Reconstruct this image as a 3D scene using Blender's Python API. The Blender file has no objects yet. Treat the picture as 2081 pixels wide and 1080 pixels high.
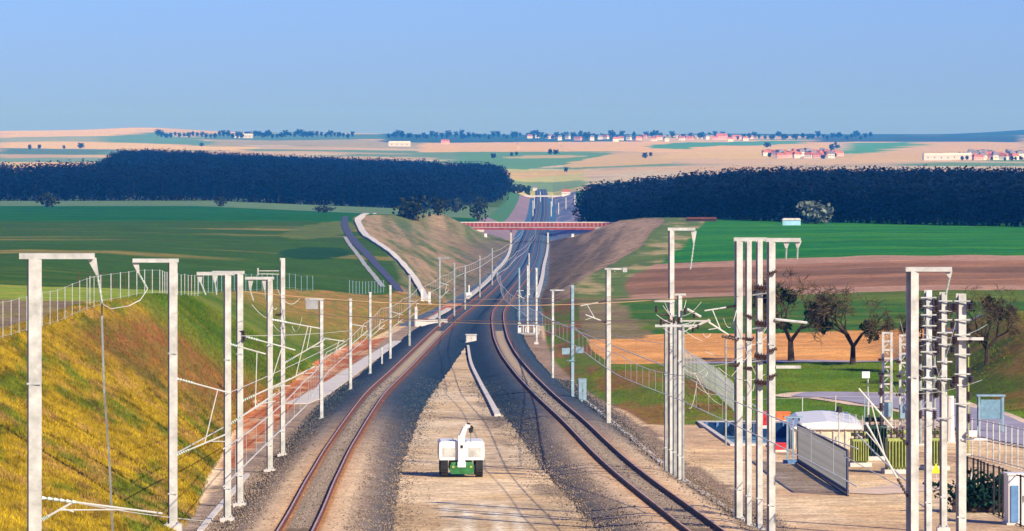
import bpy, math, random
import numpy as np
from mathutils import Vector, Matrix
random.seed(7); rng = np.random.default_rng(11)
F = 9000.0; CX = 1040.5; HY = 272.0; CZ = 46.0      # lens in photo pixels, horizon row, camera height
sc = bpy.context.scene
col = sc.collection

# ------------------------------------------------------------------ materials
def lin(c):
    return tuple((x/255.0/12.92) if x <= 10 else (((x/255.0)+0.055)/1.055)**2.4 for x in c)
def mat(name, c, rough=0.75, metal=0.0, var=0.25, scale=3.0, bump=0.0, c2=None, spec=0.3, coord='Object'):
    m = bpy.data.materials.new(name); m.use_nodes = True
    nt = m.node_tree; b = nt.nodes['Principled BSDF']
    b.inputs['Roughness'].default_value = rough; b.inputs['Metallic'].default_value = metal
    b.inputs['Specular IOR Level'].default_value = spec
    tc = nt.nodes.new('ShaderNodeTexCoord'); n = nt.nodes.new('ShaderNodeTexNoise')
    n.inputs['Scale'].default_value = scale; n.inputs['Detail'].default_value = 6; n.inputs['Roughness'].default_value = 0.65
    nt.links.new(tc.outputs[coord], n.inputs['Vector'])
    r = nt.nodes.new('ShaderNodeValToRGB'); r.color_ramp.elements[0].position = 0.32; r.color_ramp.elements[1].position = 0.68
    a = tuple(x*(1-var) for x in c); z = c2 if c2 else tuple(min(1, x*(1+var)) for x in c)
    r.color_ramp.elements[0].color = (*a, 1); r.color_ramp.elements[1].color = (*z, 1)
    nt.links.new(n.outputs['Fac'], r.inputs['Fac']); nt.links.new(r.outputs['Color'], b.inputs['Base Color'])
    if bump:
        bp = nt.nodes.new('ShaderNodeBump'); bp.inputs['Strength'].default_value = bump; bp.inputs['Distance'].default_value = 0.1
        nt.links.new(n.outputs['Fac'], bp.inputs['Height']); nt.links.new(bp.outputs['Normal'], b.inputs['Normal'])
    return m
def attr_mat(name, scales=(0.12, 0.9, 5.0), amt=(0.2, 0.3, 0.45), bump=0.35, dist=0.15, stretch=(1, 1, 1)):
    """colour attribute Col (what the ground is made of there) broken up by three sizes of noise"""
    m = bpy.data.materials.new(name); m.use_nodes = True
    nt = m.node_tree; b = nt.nodes['Principled BSDF']; b.inputs['Roughness'].default_value = 0.95
    b.inputs['Specular IOR Level'].default_value = 0.1
    at = nt.nodes.new('ShaderNodeAttribute'); at.attribute_name = 'Col'
    tc = nt.nodes.new('ShaderNodeTexCoord'); mp = nt.nodes.new('ShaderNodeMapping'); mp.inputs['Scale'].default_value = stretch
    nt.links.new(tc.outputs['Object'], mp.inputs['Vector'])
    prev = at.outputs['Color']; last = None
    for s, a in zip(scales, amt):
        n = nt.nodes.new('ShaderNodeTexNoise'); n.inputs['Scale'].default_value = s; n.inputs['Detail'].default_value = 4
        nt.links.new(mp.outputs['Vector'], n.inputs['Vector'])
        mr = nt.nodes.new('ShaderNodeMapRange'); mr.inputs['From Min'].default_value = 0.3; mr.inputs['From Max'].default_value = 0.7
        mr.inputs['To Min'].default_value = 1-a; mr.inputs['To Max'].default_value = 1+a*0.6
        nt.links.new(n.outputs['Fac'], mr.inputs['Value'])
        vm = nt.nodes.new('ShaderNodeVectorMath'); vm.operation = 'SCALE'
        nt.links.new(prev, vm.inputs[0]); nt.links.new(mr.outputs['Result'], vm.inputs['Scale'])
        prev = vm.outputs['Vector']; last = n
    nt.links.new(prev, b.inputs['Base Color'])
    bp = nt.nodes.new('ShaderNodeBump'); bp.inputs['Strength'].default_value = bump; bp.inputs['Distance'].default_value = dist
    nt.links.new(last.outputs['Fac'], bp.inputs['Height']); nt.links.new(bp.outputs['Normal'], b.inputs['Normal'])
    return m
M = {}
M['ground'] = attr_mat('ground_soil_and_grass')
M['ballast'] = attr_mat('crushed_stone', scales=(0.4, 3.0, 9.0), amt=(0.15, 0.35, 0.6), bump=0.6, dist=0.06)
M['foliage'] = attr_mat('foliage', scales=(0.05, 0.5, 2.0), amt=(0.3, 0.3, 0.3), bump=0.0)
M['steel'] = mat('galvanised_steel', (0.45, 0.45, 0.42), 0.5, 0.0, 0.30, 1.6, 0.05)
M['steel_b'] = mat('weathered_galvanised_steel', (0.45, 0.47, 0.46), 0.55, 0.0, 0.35, 2.2, 0.05)
M['steel_d'] = mat('dull_zinc_steel', (0.27, 0.29, 0.29), 0.55, 0.1, 0.3, 3.0)
M['bluesteel'] = mat('blue_grey_painted_steel', (0.22, 0.33, 0.40), 0.5, 0.0, 0.25, 2.0)
M['brownins'] = mat('brown_porcelain', (0.05, 0.025, 0.018), 0.3, 0, 0.4, 8, spec=0.6)
M['greenins'] = mat('pale_glass_insulator', (0.42, 0.5, 0.44), 0.25, 0, 0.3, 8, spec=0.6)
M['black'] = mat('black_rubber', (0.02, 0.02, 0.022), 0.7, 0, 0.4, 6)
M['white'] = mat('white_paint', (0.74, 0.73, 0.70), 0.4, 0, 0.06, 2.0)
M['green'] = mat('green_paint', (0.03, 0.16, 0.045), 0.45, 0, 0.3, 4.0)
M['dkgreen'] = mat('dark_green_paint', (0.012, 0.045, 0.035), 0.5, 0, 0.4, 3.0)
M['olive'] = mat('yellow_green_paint', (0.32, 0.36, 0.10), 0.5, 0, 0.25, 3.0)
M['yellow'] = mat('yellow_paint', (0.75, 0.68, 0.03), 0.5, 0, 0.1, 3.0)
M['red'] = mat('red_paint', (0.55, 0.03, 0.03), 0.5, 0, 0.2, 3.0)
M['orange'] = mat('orange_paint', (0.7, 0.16, 0.04), 0.5, 0, 0.2, 3.0)
M['blue'] = mat('blue_paint', (0.10, 0.22, 0.42), 0.5, 0, 0.2, 3.0)
M['navy'] = mat('dark_blue_liner', (0.012, 0.05, 0.13), 0.5, 0, 0.6, 0.8)
M['concrete'] = mat('pale_concrete', (0.56, 0.53, 0.50), 0.9, 0, 0.18, 1.0, 0.2)
M['concrete_g'] = mat('grey_concrete', (0.32, 0.33, 0.33), 0.9, 0, 0.25, 1.0, 0.2)
M['rail'] = mat('rusty_rail_side', (0.16, 0.055, 0.025), 0.6, 0.2, 0.35, 1.0)
M['railtop'] = mat('worn_rail_head', (0.66, 0.40, 0.24), 0.35, 0.3, 0.2, 0.4)
M['copper'] = mat('copper_wire', (0.55, 0.36, 0.18), 0.5, 0.1, 0.2, 0.5)
M['wire'] = mat('aluminium_wire', (0.62, 0.62, 0.58), 0.5, 0.1, 0.2, 0.5)
M['asphalt'] = mat('lilac_grey_asphalt', (0.30, 0.28, 0.36), 0.9, 0, 0.15, 0.4, 0.2)
M['asphalt_d'] = mat('dark_asphalt', (0.055, 0.065, 0.12), 0.9, 0, 0.2, 0.4, 0.2)
M['verge'] = mat('sandy_verge', (0.62, 0.47, 0.36), 0.95, 0, 0.2, 0.5, 0.3)
M['bridge_red'] = mat('dark_red_parapet', (0.26, 0.04, 0.035), 0.6, 0, 0.35, 0.6)
M['bark'] = mat('dark_bark', (0.05, 0.033, 0.028), 0.95, 0, 0.4, 3.0, 0.4)
M['twig'] = mat('brown_twigs', (0.10, 0.07, 0.035), 0.95, 0, 0.5, 1.2)
M['mistle'] = mat('mistletoe_green', (0.09, 0.13, 0.05), 0.9, 0, 0.4, 1.5)
M['roof'] = mat('clay_tile_roof', (0.42, 0.14, 0.09), 0.8, 0, 0.3, 0.3)
M['roofg'] = mat('grey_slate_roof', (0.20, 0.20, 0.24), 0.8, 0, 0.3, 0.3)
M['wall'] = mat('pale_render', (0.75, 0.68, 0.60), 0.85, 0, 0.15, 0.2)
M['pink'] = mat('pink_render', (0.70, 0.38, 0.33), 0.85, 0, 0.15, 0.2)
M['glass'] = mat('dark_window', (0.03, 0.04, 0.05), 0.15, 0, 0.2, 1.0, spec=0.6)
M['sleeper'] = mat('concrete_sleeper', (0.34, 0.27, 0.20), 0.9, 0, 0.2, 2.0, 0.2)
M['water'] = mat('pale_water', (0.30, 0.55, 0.72), 0.12, 0, 0.25, 0.25, 0.08, spec=0.6)

# ------------------------------------------------------------------ object helpers
def tag(o, label=None, cat=None, group=None, kind=None):
    if label: o['label'] = label
    if cat: o['category'] = cat
    if group: o['group'] = group
    if kind: o['kind'] = kind
    return o
def empty(name, loc, rz=0.0, label=None, cat=None, group=None):
    o = bpy.data.objects.new(name, None); col.objects.link(o); o.location = loc; o.rotation_euler = (0, 0, rz)
    o.empty_display_size = 0.3
    return tag(o, label, cat, group)
def copy_tree(o, parent=None):
    c = o.copy(); col.objects.link(c); c.parent = parent
    for ch in list(o.children): copy_tree(ch, c)
    return c
class MB:
    def __init__(s): s.v = []; s.f = []; s.mi = []
    def add(s, vs, fs, mi=0):
        n = len(s.v); s.v += [tuple(p) for p in vs]; s.f += [tuple(i+n for i in f) for f in fs]; s.mi += [mi]*len(fs)
        return s
    def box(s, c, d, rz=0.0, mi=0, taper=1.0):
        x, y, z = (q/2 for q in d); cr, sr = math.cos(rz), math.sin(rz); vs = []
        for zz, t in ((-z, 1.0), (z, taper)):
            for a, b in ((-x, -y), (x, -y), (x, y), (-x, y)):
                a, b = a*t, b*t; vs.append((c[0]+a*cr-b*sr, c[1]+a*sr+b*cr, c[2]+zz))
        return s.add(vs, [(3, 2, 1, 0), (4, 5, 6, 7), (0, 1, 5, 4), (1, 2, 6, 5), (2, 3, 7, 6), (3, 0, 4, 7)], mi)
    def tube(s, p, q, r0, r1=None, n=6, mi=0):
        r1 = r0 if r1 is None else r1; p = Vector(p); q = Vector(q); d = (q-p)
        if d.length < 1e-6: return s
        d.normalize(); u = d.orthogonal().normalized(); w = d.cross(u); vs = []
        for c, r in ((p, r0), (q, r1)):
            for k in range(n):
                a = 2*math.pi*k/n; vs.append(c+u*(r*math.cos(a))+w*(r*math.sin(a)))
        fs = [(k, (k+1) % n, n+(k+1) % n, n+k) for k in range(n)]+[tuple(range(n-1, -1, -1)), tuple(range(n, 2*n))]
        return s.add(vs, fs, mi)
    def path(s, pts, r, n=4, mi=0):
        for a, b in zip(pts[:-1], pts[1:]): s.tube(a, b, r, r, n, mi)
        return s
    def prism(s, poly, a, b, axis='y', mi=0):
        """poly: list of (u,w); extruded from a to b along axis"""
        n = len(poly); vs = []
        for t in (a, b):
            for u, w in poly:
                vs.append((u, t, w) if axis == 'y' else ((t, u, w) if axis == 'x' else (u, w, t)))
        fs = [(k, (k+1) % n, n+(k+1) % n, n+k) for k in range(n)]+[tuple(range(n-1, -1, -1)), tuple(range(n, 2*n))]
        return s.add(vs, fs, mi)
    def cone_stack(s, p, q, r, sheds=6, mi=0):
        """a shedded insulator from p to q"""
        p = Vector(p); q = Vector(q); s.tube(p, q, r*0.5, r*0.5, 8, mi)
        for k in range(sheds):
            t = (k+0.5)/sheds; c = p.lerp(q, t); e = (q-p)*(0.28/sheds)
            s.tube(c-e, c+e, r, r*0.6, 8, mi)
        return s
    def build(s, name, mats, parent=None, smooth=False):
        me = bpy.data.meshes.new(name); me.from_pydata(s.v, [], s.f)
        ml = mats if isinstance(mats, (list, tuple)) else [mats]
        for m in ml: me.materials.append(m)
        if len(ml) > 1: me.polygons.foreach_set('material_index', s.mi)
        if smooth: me.polygons.foreach_set('use_smooth', [True]*len(me.polygons))
        me.validate(); me.update()
        o = bpy.data.objects.new(name, me); col.objects.link(o)
        if parent: o.parent = parent
        return o
def np_mesh(name, V, Q, mats, colors=None, parent=None, smooth=False, facecol=None):
    """V (n,3); Q (m,k) faces of equal size; colors per vertex"""
    me = bpy.data.meshes.new(name); n = len(V); m, k = Q.shape
    me.vertices.add(n); me.vertices.foreach_set('co', np.asarray(V, dtype=np.float32).ravel())
    me.loops.add(m*k); me.loops.foreach_set('vertex_index', Q.astype(np.int32).ravel())
    me.polygons.add(m); me.polygons.foreach_set('loop_start', (np.arange(m)*k).astype(np.int32))
    try: me.polygons.foreach_set('loop_total', np.full(m, k, dtype=np.int32))
    except Exception: pass
    if smooth: me.polygons.foreach_set('use_smooth', np.ones(m, dtype=bool))
    for q in (mats if isinstance(mats, (list, tuple)) else [mats]): me.materials.append(q)
    me.update(calc_edges=True)
    if colors is not None:
        a = me.color_attributes.new('Col', 'FLOAT_COLOR', 'POINT')
        c = np.ones((n, 4), dtype=np.float32); c[:, :3] = colors; a.data.foreach_set('color', c.ravel())
    o = bpy.data.objects.new(name, me); col.objects.link(o)
    if parent: o.parent = parent
    return o

# ------------------------------------------------------------------ noise
_perm = rng.random((256, 256))
def vnoise(x, y):
    x = np.asarray(x, float); y = np.asarray(y, float)
    xi = np.floor(x).astype(int); yi = np.floor(y).astype(int); fx = x-xi; fy = y-yi
    fx = fx*fx*(3-2*fx); fy = fy*fy*(3-2*fy)
    g = lambda a, b: _perm[a % 256, b % 256]
    return (g(xi, yi)*(1-fx)+g(xi+1, yi)*fx)*(1-fy)+(g(xi, yi+1)*(1-fx)+g(xi+1, yi+1)*fx)*fy
def fbm(x, y, o=4):
    t = 0; a = 0.5; s = 0
    for k in range(o): t = t+a*vnoise(x*2**k+17*k, y*2**k+31*k); s += a; a *= 0.55
    return t/s
def sstep(a, b, x): t = np.clip((np.asarray(x, float)-a)/(b-a), 0, 1); return t*t*(3-2*t)

# ------------------------------------------------------------------ terrain: rows of (distance, depth below camera) cross-sections
#   D,   form, FLh,  MLx,  MLh,   LCx,  LCh,  LTx,  RTx,  RCx, RCh,  MRx,  MRh,  FRh
R = [
 (60,  16.0, 10.0, -38, 10.4,  -30, 11.0, -13.0, 14,  24, 16.0,  34, 16.0, 16.0),
 (150, 17.0, 10.2, -42, 10.6,  -30, 11.2, -15.2, 14,  24, 17.0,  40, 17.0, 17.0),
 (200, 18.0, 10.4, -44, 10.8, -29.6, 11.3, -15.0, 13,  24, 18.0,  40, 18.0, 18.0),
 (250, 19.3, 10.6, -46, 11.0, -29.0, 11.6, -17.0, 12,  24, 19.3,  40, 19.3, 19.3),
 (275, 19.8, 10.8, -47, 11.2, -28.7, 11.8, -17.8, 11.2, 23, 19.8, 40, 19.8, 19.8),
 (300, 20.2, 11.0, -48, 11.3, -28.0, 11.7, -18.8, 10,  22, 20.15,  40, 20.1, 20.1),
 (325, 20.6, 11.8, -49, 12.0, -27.0, 12.1, -19.2, 9.0, 14, 20.1, 40, 20.0, 20.0),
 (350, 21.0, 12.7, -50, 12.8, -27.5, 12.8, -19.0, 7.2, 11, 20.3, 40, 20.0, 20.0),
 (400, 21.8, 14.2, -52, 14.3, -30.0, 14.6, -18.8, 5.2,  9, 20.8, 44, 20.3, 20.2),
 (450, 22.6, 15.4, -56, 15.5, -31.0, 16.2, -17.8, 4.2,  8, 21.6, 48, 20.8, 20.6),
 (500, 23.3, 16.3, -60, 16.5, -31.0, 17.8, -16.0, 4.0, 8, 22.2, 52, 21.2, 21.0),
 (600, 25.0, 18.3, -66, 18.5, -27.0, 21.2, -13.2, 4.4,  9, 23.3, 60, 22.0, 21.8),
 (700, 26.8, 20.0, -70, 20.1, -18.0, 25.0, -10.5, 4.6, 9.5, 24.8, 66, 22.7, 22.5),
 (900, 30.0, 22.4, -76, 22.6, -24.5, 24.9, -6.4,  7.4, 21.5, 25.9, 72, 24.0, 23.8),
 (1050, 32.4, 23.8, -90, 24.0, -33.0, 25.3, -4.8, 8.8, 31, 26.5, 80, 25.0, 24.8),
 (1200, 34.5, 25.0, -100, 25.0, -40.7, 25.7, -3.4, 10.2, 38, 26.6, 86, 26.0, 25.8),
 (1400, 37.3, 26.3, -112, 26.3, -48.5, 26.0, -1.4, 12.0, 48, 26.7, 96, 27.2, 27.0),
 (1500, 38.5, 27.0, -118, 27.0, -23.0, 27.4, -0.6, 13.0, 36, 29.6, 98, 28.3, 28.2),
 (1600, 39.6, 27.9, -122, 27.9, -21.0, 34.6, 0.0, 14.0, 35, 34.6, 100, 29.3, 29.2),
 (1800, 41.0, 29.8, -130, 29.8, -12.0, 35.2, 1.5, 16.5, 34, 36.0, 104, 30.0, 29.9),
 (2200, 42.2, 32.6, -150, 32.4,  -7.0, 38.4, 7.0, 22.0, 34, 39.0, 110, 30.2, 30.0),
 (2600, 42.4, 30.6, -200, 29.6,  -2.0, 37.8, 10.0, 25.5, 38, 38.0, 120, 30.4, 30.2),
 (3000, 42.2, 29.0, -240, 27.4,   0.0, 37.6, 12.0, 28.5, 44, 37.6, 140, 30.6, 30.4),
 (3500, 41.3, 28.6, -280, 28.0,   -8, 38.5, 12.0, 32, 56, 38.5, 190, 31.0, 30.8),
 (4500, 32.0, 26.6, -360, 27.0,  -30, 32.0, 10.0, 50,  90, 31.5, 270, 29.0, 28.0),
 (5200, 27.0, 24.4, -416, 24.6,  -50, 27.0, 10.0, 60, 110, 26.6, 312, 25.5, 25.0),
 (6000, 22.4, 21.5, -480, 21.5,  -60, 22.4, 10.0, 70, 130, 22.2, 360, 24.5, 27.5),
 (7500, 17.5, 14.0, -600, 15.0,  -80, 17.3, 10.0, 80, 150, 17.5, 450, 19.0, 23.0),
 (9000, 13.0,  4.5, -740,  3.5, -100, 12.0, 10.0, 90, 180, 13.0, 540, 14.5, 15.5),
 (10500, 6.0, -7.5, -850, -6.0, -320,  3.0, 10.0, 100, 210,  5.0, 630,  7.5, 8.0),
 (12000, 2.5, -5.0, -960,  0.0, -360,  1.5, 10.0, 100, 240,  1.5, 720,  3.0, 1.0),
 (14000, 6.0,  2.0, -1100, 3.0, -420,  6.0, 10.0, 120, 280,  6.0, 840,  5.0, -6.0),
]
R = np.array(R, float); RD = R[:, 0]
def pchip(xk, yk, x):
    h = np.diff(xk); d = np.diff(yk)/h; m = np.zeros_like(yk)
    for i in range(1, len(xk)-1):
        if d[i-1]*d[i] > 0:
            w1 = 2*h[i]+h[i-1]; w2 = h[i]+2*h[i-1]; m[i] = (w1+w2)/(w1/d[i-1]+w2/d[i])
    m[0] = d[0]; m[-1] = d[-1]
    i = np.clip(np.searchsorted(xk, x)-1, 0, len(xk)-2); t = (x-xk[i])/h[i]
    return (2*t**3-3*t**2+1)*yk[i]+(t**3-2*t**2+t)*h[i]*m[i]+(-2*t**3+3*t**2)*yk[i+1]+(t**3-t**2)*h[i]*m[i+1]
_T = np.exp(np.linspace(math.log(60), math.log(14000), 4000))
_P = np.stack([pchip(RD, R[:, k], _T) for k in range(1, 14)], 1)
def params(D): 
    D = np.clip(np.atleast_1d(np.asarray(D, float)), 60, 14000); return np.stack([np.interp(D, _T, _P[:, k]) for k in range(13)], 1)
def section(D):
    """break lines of the cross-section at distance D: X (n,8), H (n,8)"""
    p = params(D); D = np.atleast_1d(D); f = p[:, 0]
    X = np.stack([-0.2*D-24, p[:, 2], p[:, 4], p[:, 6], p[:, 7], p[:, 8], p[:, 10], 0.2*D+24], 1)
    H = np.stack([p[:, 1], p[:, 3], p[:, 5], f, f, p[:, 9], p[:, 11], p[:, 12]], 1)
    return X, H
def relief(X, D, form):
    """bumps added on top (metres up); form: 1 on the levelled railway ground"""
    X = np.asarray(X, float); D = np.asarray(D, float)
    b = np.clip((X-34.3)*0.56, 0, 4.6)*sstep(302, 352, D)*(1-sstep(385, 460, D))
    b = b+(1-form)*(0.5*(fbm(X/9+50, D/14+9)-0.5)*sstep(60, 200, D)*(1-sstep(1200, 2000, D)))
    b = b+(1-form)*(fbm(X/260+3, D/700+5, 3)-0.5)*7.0*sstep(4200, 6500, D)
    b = b+14*np.exp(-((X/np.maximum(D, 1)+0.0815)/0.012)**2)*sstep(9300, 10400, D)*(1-sstep(10600, 12500, D))*0.45
    b = b+26*sstep(0.095, 0.135, X/np.maximum(D, 1))*sstep(11500, 13500, D)
    return b
def ter(X, D):
    """depth below camera of the ground"""
    X = np.atleast_1d(np.asarray(X, float)); D = np.atleast_1d(np.asarray(D, float)); D = np.broadcast_to(D, X.shape)
    SX, SH = section(D); out = np.empty(X.shape)
    Xc = np.clip(X, SX[:, 0], SX[:, -1]); out[:] = SH[:, 0]
    for k in range(7):
        a, b = SX[:, k], SX[:, k+1]; m = (Xc >= a) & (Xc <= b); t = (Xc-a)/np.maximum(b-a, 1e-6)
        out = np.where(m, SH[:, k]*(1-t)+SH[:, k+1]*t, out)
    form = sstep(0, 1, np.minimum(Xc-SX[:, 3]+1, SX[:, 4]-Xc+1))
    form = np.where((D < 305) & (Xc > SX[:, 3]), 1.0, form)
    return out-relief(Xc, D, form)
_SD = np.exp(np.linspace(math.log(120), math.log(13800), 9000))
def hit(px, py):
    """first ground point seen at photo pixel (px,py): X, D, H"""
    X = (px-CX)/F*_SD; H = ter(X, _SD); y = HY+F*H/_SD
    i = np.argmax(y <= py); i = max(i, 1) if (y <= py).any() else len(_SD)-1
    t = (y[i-1]-py)/max(y[i-1]-y[i], 1e-9); t = min(max(t, 0), 1); D = _SD[i-1]*(1-t)+_SD[i]*t
    X = (px-CX)/F*D; return X, D, float(ter(X, D)[0])
def G(px, py, dz=0.0): X, D, H = hit(px, py); return Vector((X, D, CZ-H+dz))
def on(X, D, dz=0.0): return Vector((X, D, CZ-float(ter(X, D)[0])+dz))
def A(px, py, D): return Vector(((px-CX)/F*D, D, CZ-(py-HY)/F*D))

LTK = np.array([(60, -8.6), (150, -9.0), (200, -9.5), (240, -10.2), (275, -10.6), (335, -10.75), (400, -10.0), (450, -9.4), (500, -8.7), (600, -7.2), (700, -5.3), (900, -2.1), (1050, -0.2), (1200, 1.5), (1600, 4.9), (1800, 6.9), (2200, 12.3), (2600, 15.5), (3000, 18.0), (3400, 20)])
RTK = np.array([(60, 15), (150, 10.6), (200, 8.05), (250, 6.1), (300, 4.35), (350, 2.35), (400, 0.7), (450, -0.55), (500, -1.35), (600, -1.9), (700, -0.75), (900, 2.2), (1050, 4.1), (1200, 5.8), (1600, 9.2), (1800, 11.2), (2200, 16.6), (2600, 19.8), (3000, 22.3), (3400, 24.3)])
def cl(tab, D): return pchip(tab[:, 0].astype(float), tab[:, 1].astype(float), np.atleast_1d(np.asarray(D, float)))
def formH(D): return np.interp(D, _T, _P[:, 0])

# ------------------------------------------------------------------ ground mesh
def inpoly(X, D, poly):
    r = np.zeros(X.shape, bool); n = len(poly); j = n-1
    for i in range(n):
        xi, yi = poly[i]; xj, yj = poly[j]
        c = ((yi > D) != (yj > D)) & (X < (xj-xi)*(D-yi)/((yj-yi) if yj != yi else 1e-9)+xi)
        r ^= c; j = i
    return r
nsub = [26, 60, 60, 60, 40, 50, 40]
nr = 1250; Ds = np.exp(np.linspace(math.log(62), math.log(13900), nr))
# denser rows where the ground is seen close up
Ds = np.sort(np.concatenate([Ds, np.linspace(195, 420, 250), np.linspace(900, 1600, 60)]))
SX, SH = section(Ds)
cols = []
for k in range(7):
    t = np.linspace(0, 1, nsub[k], endpoint=False)
    cols.append(SX[:, k:k+1]*(1-t)+SX[:, k+1:k+2]*t)
cols.append(SX[:, -1:])
GX = np.concatenate(cols, 1); GD = np.repeat(Ds[:, None], GX.shape[1], 1)
seg = np.concatenate([np.full(n, k) for k, n in enumerate(nsub)]+[[6]])
SEG = np.repeat(seg[None, :], len(Ds), 0)
x = GX.ravel(); d = GD.ravel(); s = SEG.ravel()
GH = ter(x, d)
n1 = fbm(x/6, d/12); n2 = fbm(x/1.3+9, d/3+4); n3 = fbm(x/25+5, d/60+2); nst = fbm(x/80+1, d/9, 3)
def mix(a, b, t): a = np.asarray(a, float); b = np.asarray(b, float); return a*(1-t[:, None])+b*t[:, None]
C = np.zeros((len(x), 3))
def put(m, c): C[m] = c[m] if isinstance(c, np.ndarray) and c.ndim == 2 else c
full = np.ones(len(x), bool)
sand = mix((0.76, 0.53, 0.29), (0.88, 0.67, 0.42), sstep(0.3, 0.7, n1))
GR = mix((0.04, 0.16, 0.01), (0.10, 0.24, 0.015), sstep(0.3, 0.7, n1))
OL = mix((0.17, 0.13, 0.03), (0.12, 0.17, 0.03), sstep(0.35, 0.65, n1))
# plains
put(full, GR)
left = s <= 1; right = s >= 5
# left plain bands by distance
put(left & (d < 330), mix((0.25, 0.18, 0.12), (0.30, 0.24, 0.08), sstep(0.3, 0.7, n2)))
put(left & (d >= 312) & (d < 470+8*n3), mix((0.26, 0.38, 0.03), (0.34, 0.38, 0.05), sstep(0.3, 0.7, n1)))
lf = mix((0.04, 0.12, 0.004), (0.095, 0.155, 0.01), sstep(0.35, 0.65, nst))
put(left & (d >= 470+8*n3), lf)
t_ = sstep(0.55, 0.75, fbm(x/120+7, d/35+3, 3))*sstep(700, 800, d)*(1-sstep(1250, 1400, d))
put(left & (d >= 640) & (d < 1450), mix((0.045, 0.12, 0.006), (0.28, 0.23, 0.05), t_))
put(left & (d >= 1300) & (d < 1850), mix((0.008, 0.115, 0.012), (0.02, 0.15, 0.016), sstep(0.4, 0.6, nst)))
put(left & (d >= 1850) & (d < 2300), (0.14, 0.24, 0.10))
for ex, ey, rx_, ry_, cc_ in ((640, 515, 7, 60, (0.015, 0.075, 0.012)), (655, 468, 8, 130, (0.13, 0.18, 0.03))):
    qx, qd, _h = hit(ex, ey); put(left & (((x-qx)/rx_)**2+((d-qd)/ry_)**2 < 0.6+0.8*n2), np.array(cc_))
# near left slope
sl = s == 2
def slopecol(x, d, fr):
    a = fbm(x/2.4+3+d/40, d/7+8, 5); b = fbm(x/0.6+9, d/1.6+4)
    c = mix((0.42, 0.29, 0.015), (0.15, 0.18, 0.010), sstep(0.49, 0.66, a))
    c = mix(c, np.full(c.shape, (0.40, 0.24, 0.06)), sstep(0.54, 0.66, fbm(x/1.4+33, d/4+2))*0.7)
    c = c*(1-sstep(0.50, 0.66, b)[:, None]*0.42)
    br = sstep(0.0, 0.2, fr)*sstep(248, 285, d-45*fr+25*(a-0.5))*(1-sstep(298, 335, d-45*fr+25*(a-0.5)))
    c = mix(c, mix((0.26, 0.11, 0.035), (0.20, 0.14, 0.03), sstep(0.4, 0.6, b)), br*0.9)
    c = mix(c, mix((0.06, 0.15, 0.010), (0.15, 0.19, 0.02), sstep(0.4, 0.65, a)), sstep(298, 330, d-45*fr+25*(a-0.5))*(1-sstep(450, 560, d))*0.92)
    return mix(c, mix((0.38, 0.2, 0.06), (0.19, 0.2, 0.03), sstep(0.45, 0.6, b)), sstep(440, 540, d)*0.9)
LX = SX[:, 2]; TX = SX[:, 3]
fr = ((GX-LX[:, None])/(TX-LX)[:, None]).ravel()
put(sl & (d < 760), slopecol(x, d, np.clip(fr, 0, 1)))
# cutting slopes
cut = mix((0.36, 0.25, 0.14), (0.14, 0.18, 0.06), sstep(0.4, 0.62, fbm(x/7+2+d/90, d/70+x/9)))
cut = cut*(1-0.3*sstep(0.5, 0.7, fbm(x/2.5+2, d/22)))[:, None]
put(sl & (d >= 700), cut)
cutr = mix((0.44, 0.30, 0.17), (0.23, 0.17, 0.10), sstep(0.40, 0.60, fbm((x-d/28)/4.5+2, d/400+4)))
fr4 = np.clip(((GX-SX[:, 4:5])/(SX[:, 5:6]-SX[:, 4:5])).ravel(), 0, 1)
cutr = mix(cutr, mix((0.16, 0.11, 0.08), (0.10, 0.10, 0.07), n2), (1-sstep(0.12, 0.45, fr4+0.12*(fbm(x/3, d/60)-0.5)))*0.8)
cutr = mix(cutr, mix((0.66, 0.46, 0.27), (0.52, 0.34, 0.19), n1), sstep(0.55, 0.8, fr4)*(1-sstep(0.9, 1.0, fr4))*0.75)
put((s == 4) & (d >= 660), cutr)
rough = sstep(0.55, 0.7, fbm(x/1.3+4, d/9+7, 3))*0.4; cf = (sl | (s == 4)) & (d >= 660) & (d < 1650); C[cf] = C[cf]*(1-rough[cf])[:, None]
frl = np.clip(fr, 0, 1); C[:] = np.where((sl & (d >= 760) & (d < 1600))[:, None], mix(C, mix((0.13, 0.13, 0.11), (0.20, 0.15, 0.12), n2), sstep(0.6, 0.95, frl+0.25*(fbm(x/4, d/50)-0.5))*0.75), C)
C[:] = np.where((sl & (d >= 760) & (d < 1600))[:, None], mix(C, mix((0.10, 0.17, 0.05), (0.46, 0.33, 0.2), sstep(0.4, 0.6, fbm(x/2.2+d/45, d/130))), 0.45*(1-sstep(0.5, 0.8, frl))), C)
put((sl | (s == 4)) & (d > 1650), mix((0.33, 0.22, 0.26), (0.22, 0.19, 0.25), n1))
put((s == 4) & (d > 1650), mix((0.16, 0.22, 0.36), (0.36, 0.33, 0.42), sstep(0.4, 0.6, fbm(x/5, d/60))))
put((s == 2) & (d > 1900) & (fr < 0.45), (0.07, 0.2, 0.08))
# railway ground
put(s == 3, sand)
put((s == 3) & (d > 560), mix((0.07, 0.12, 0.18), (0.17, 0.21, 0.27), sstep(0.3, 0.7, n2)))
put((s == 3) & (d > 1700), mix((0.04, 0.14, 0.28), (0.10, 0.2, 0.34), sstep(0.3, 0.7, n2)))
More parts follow.
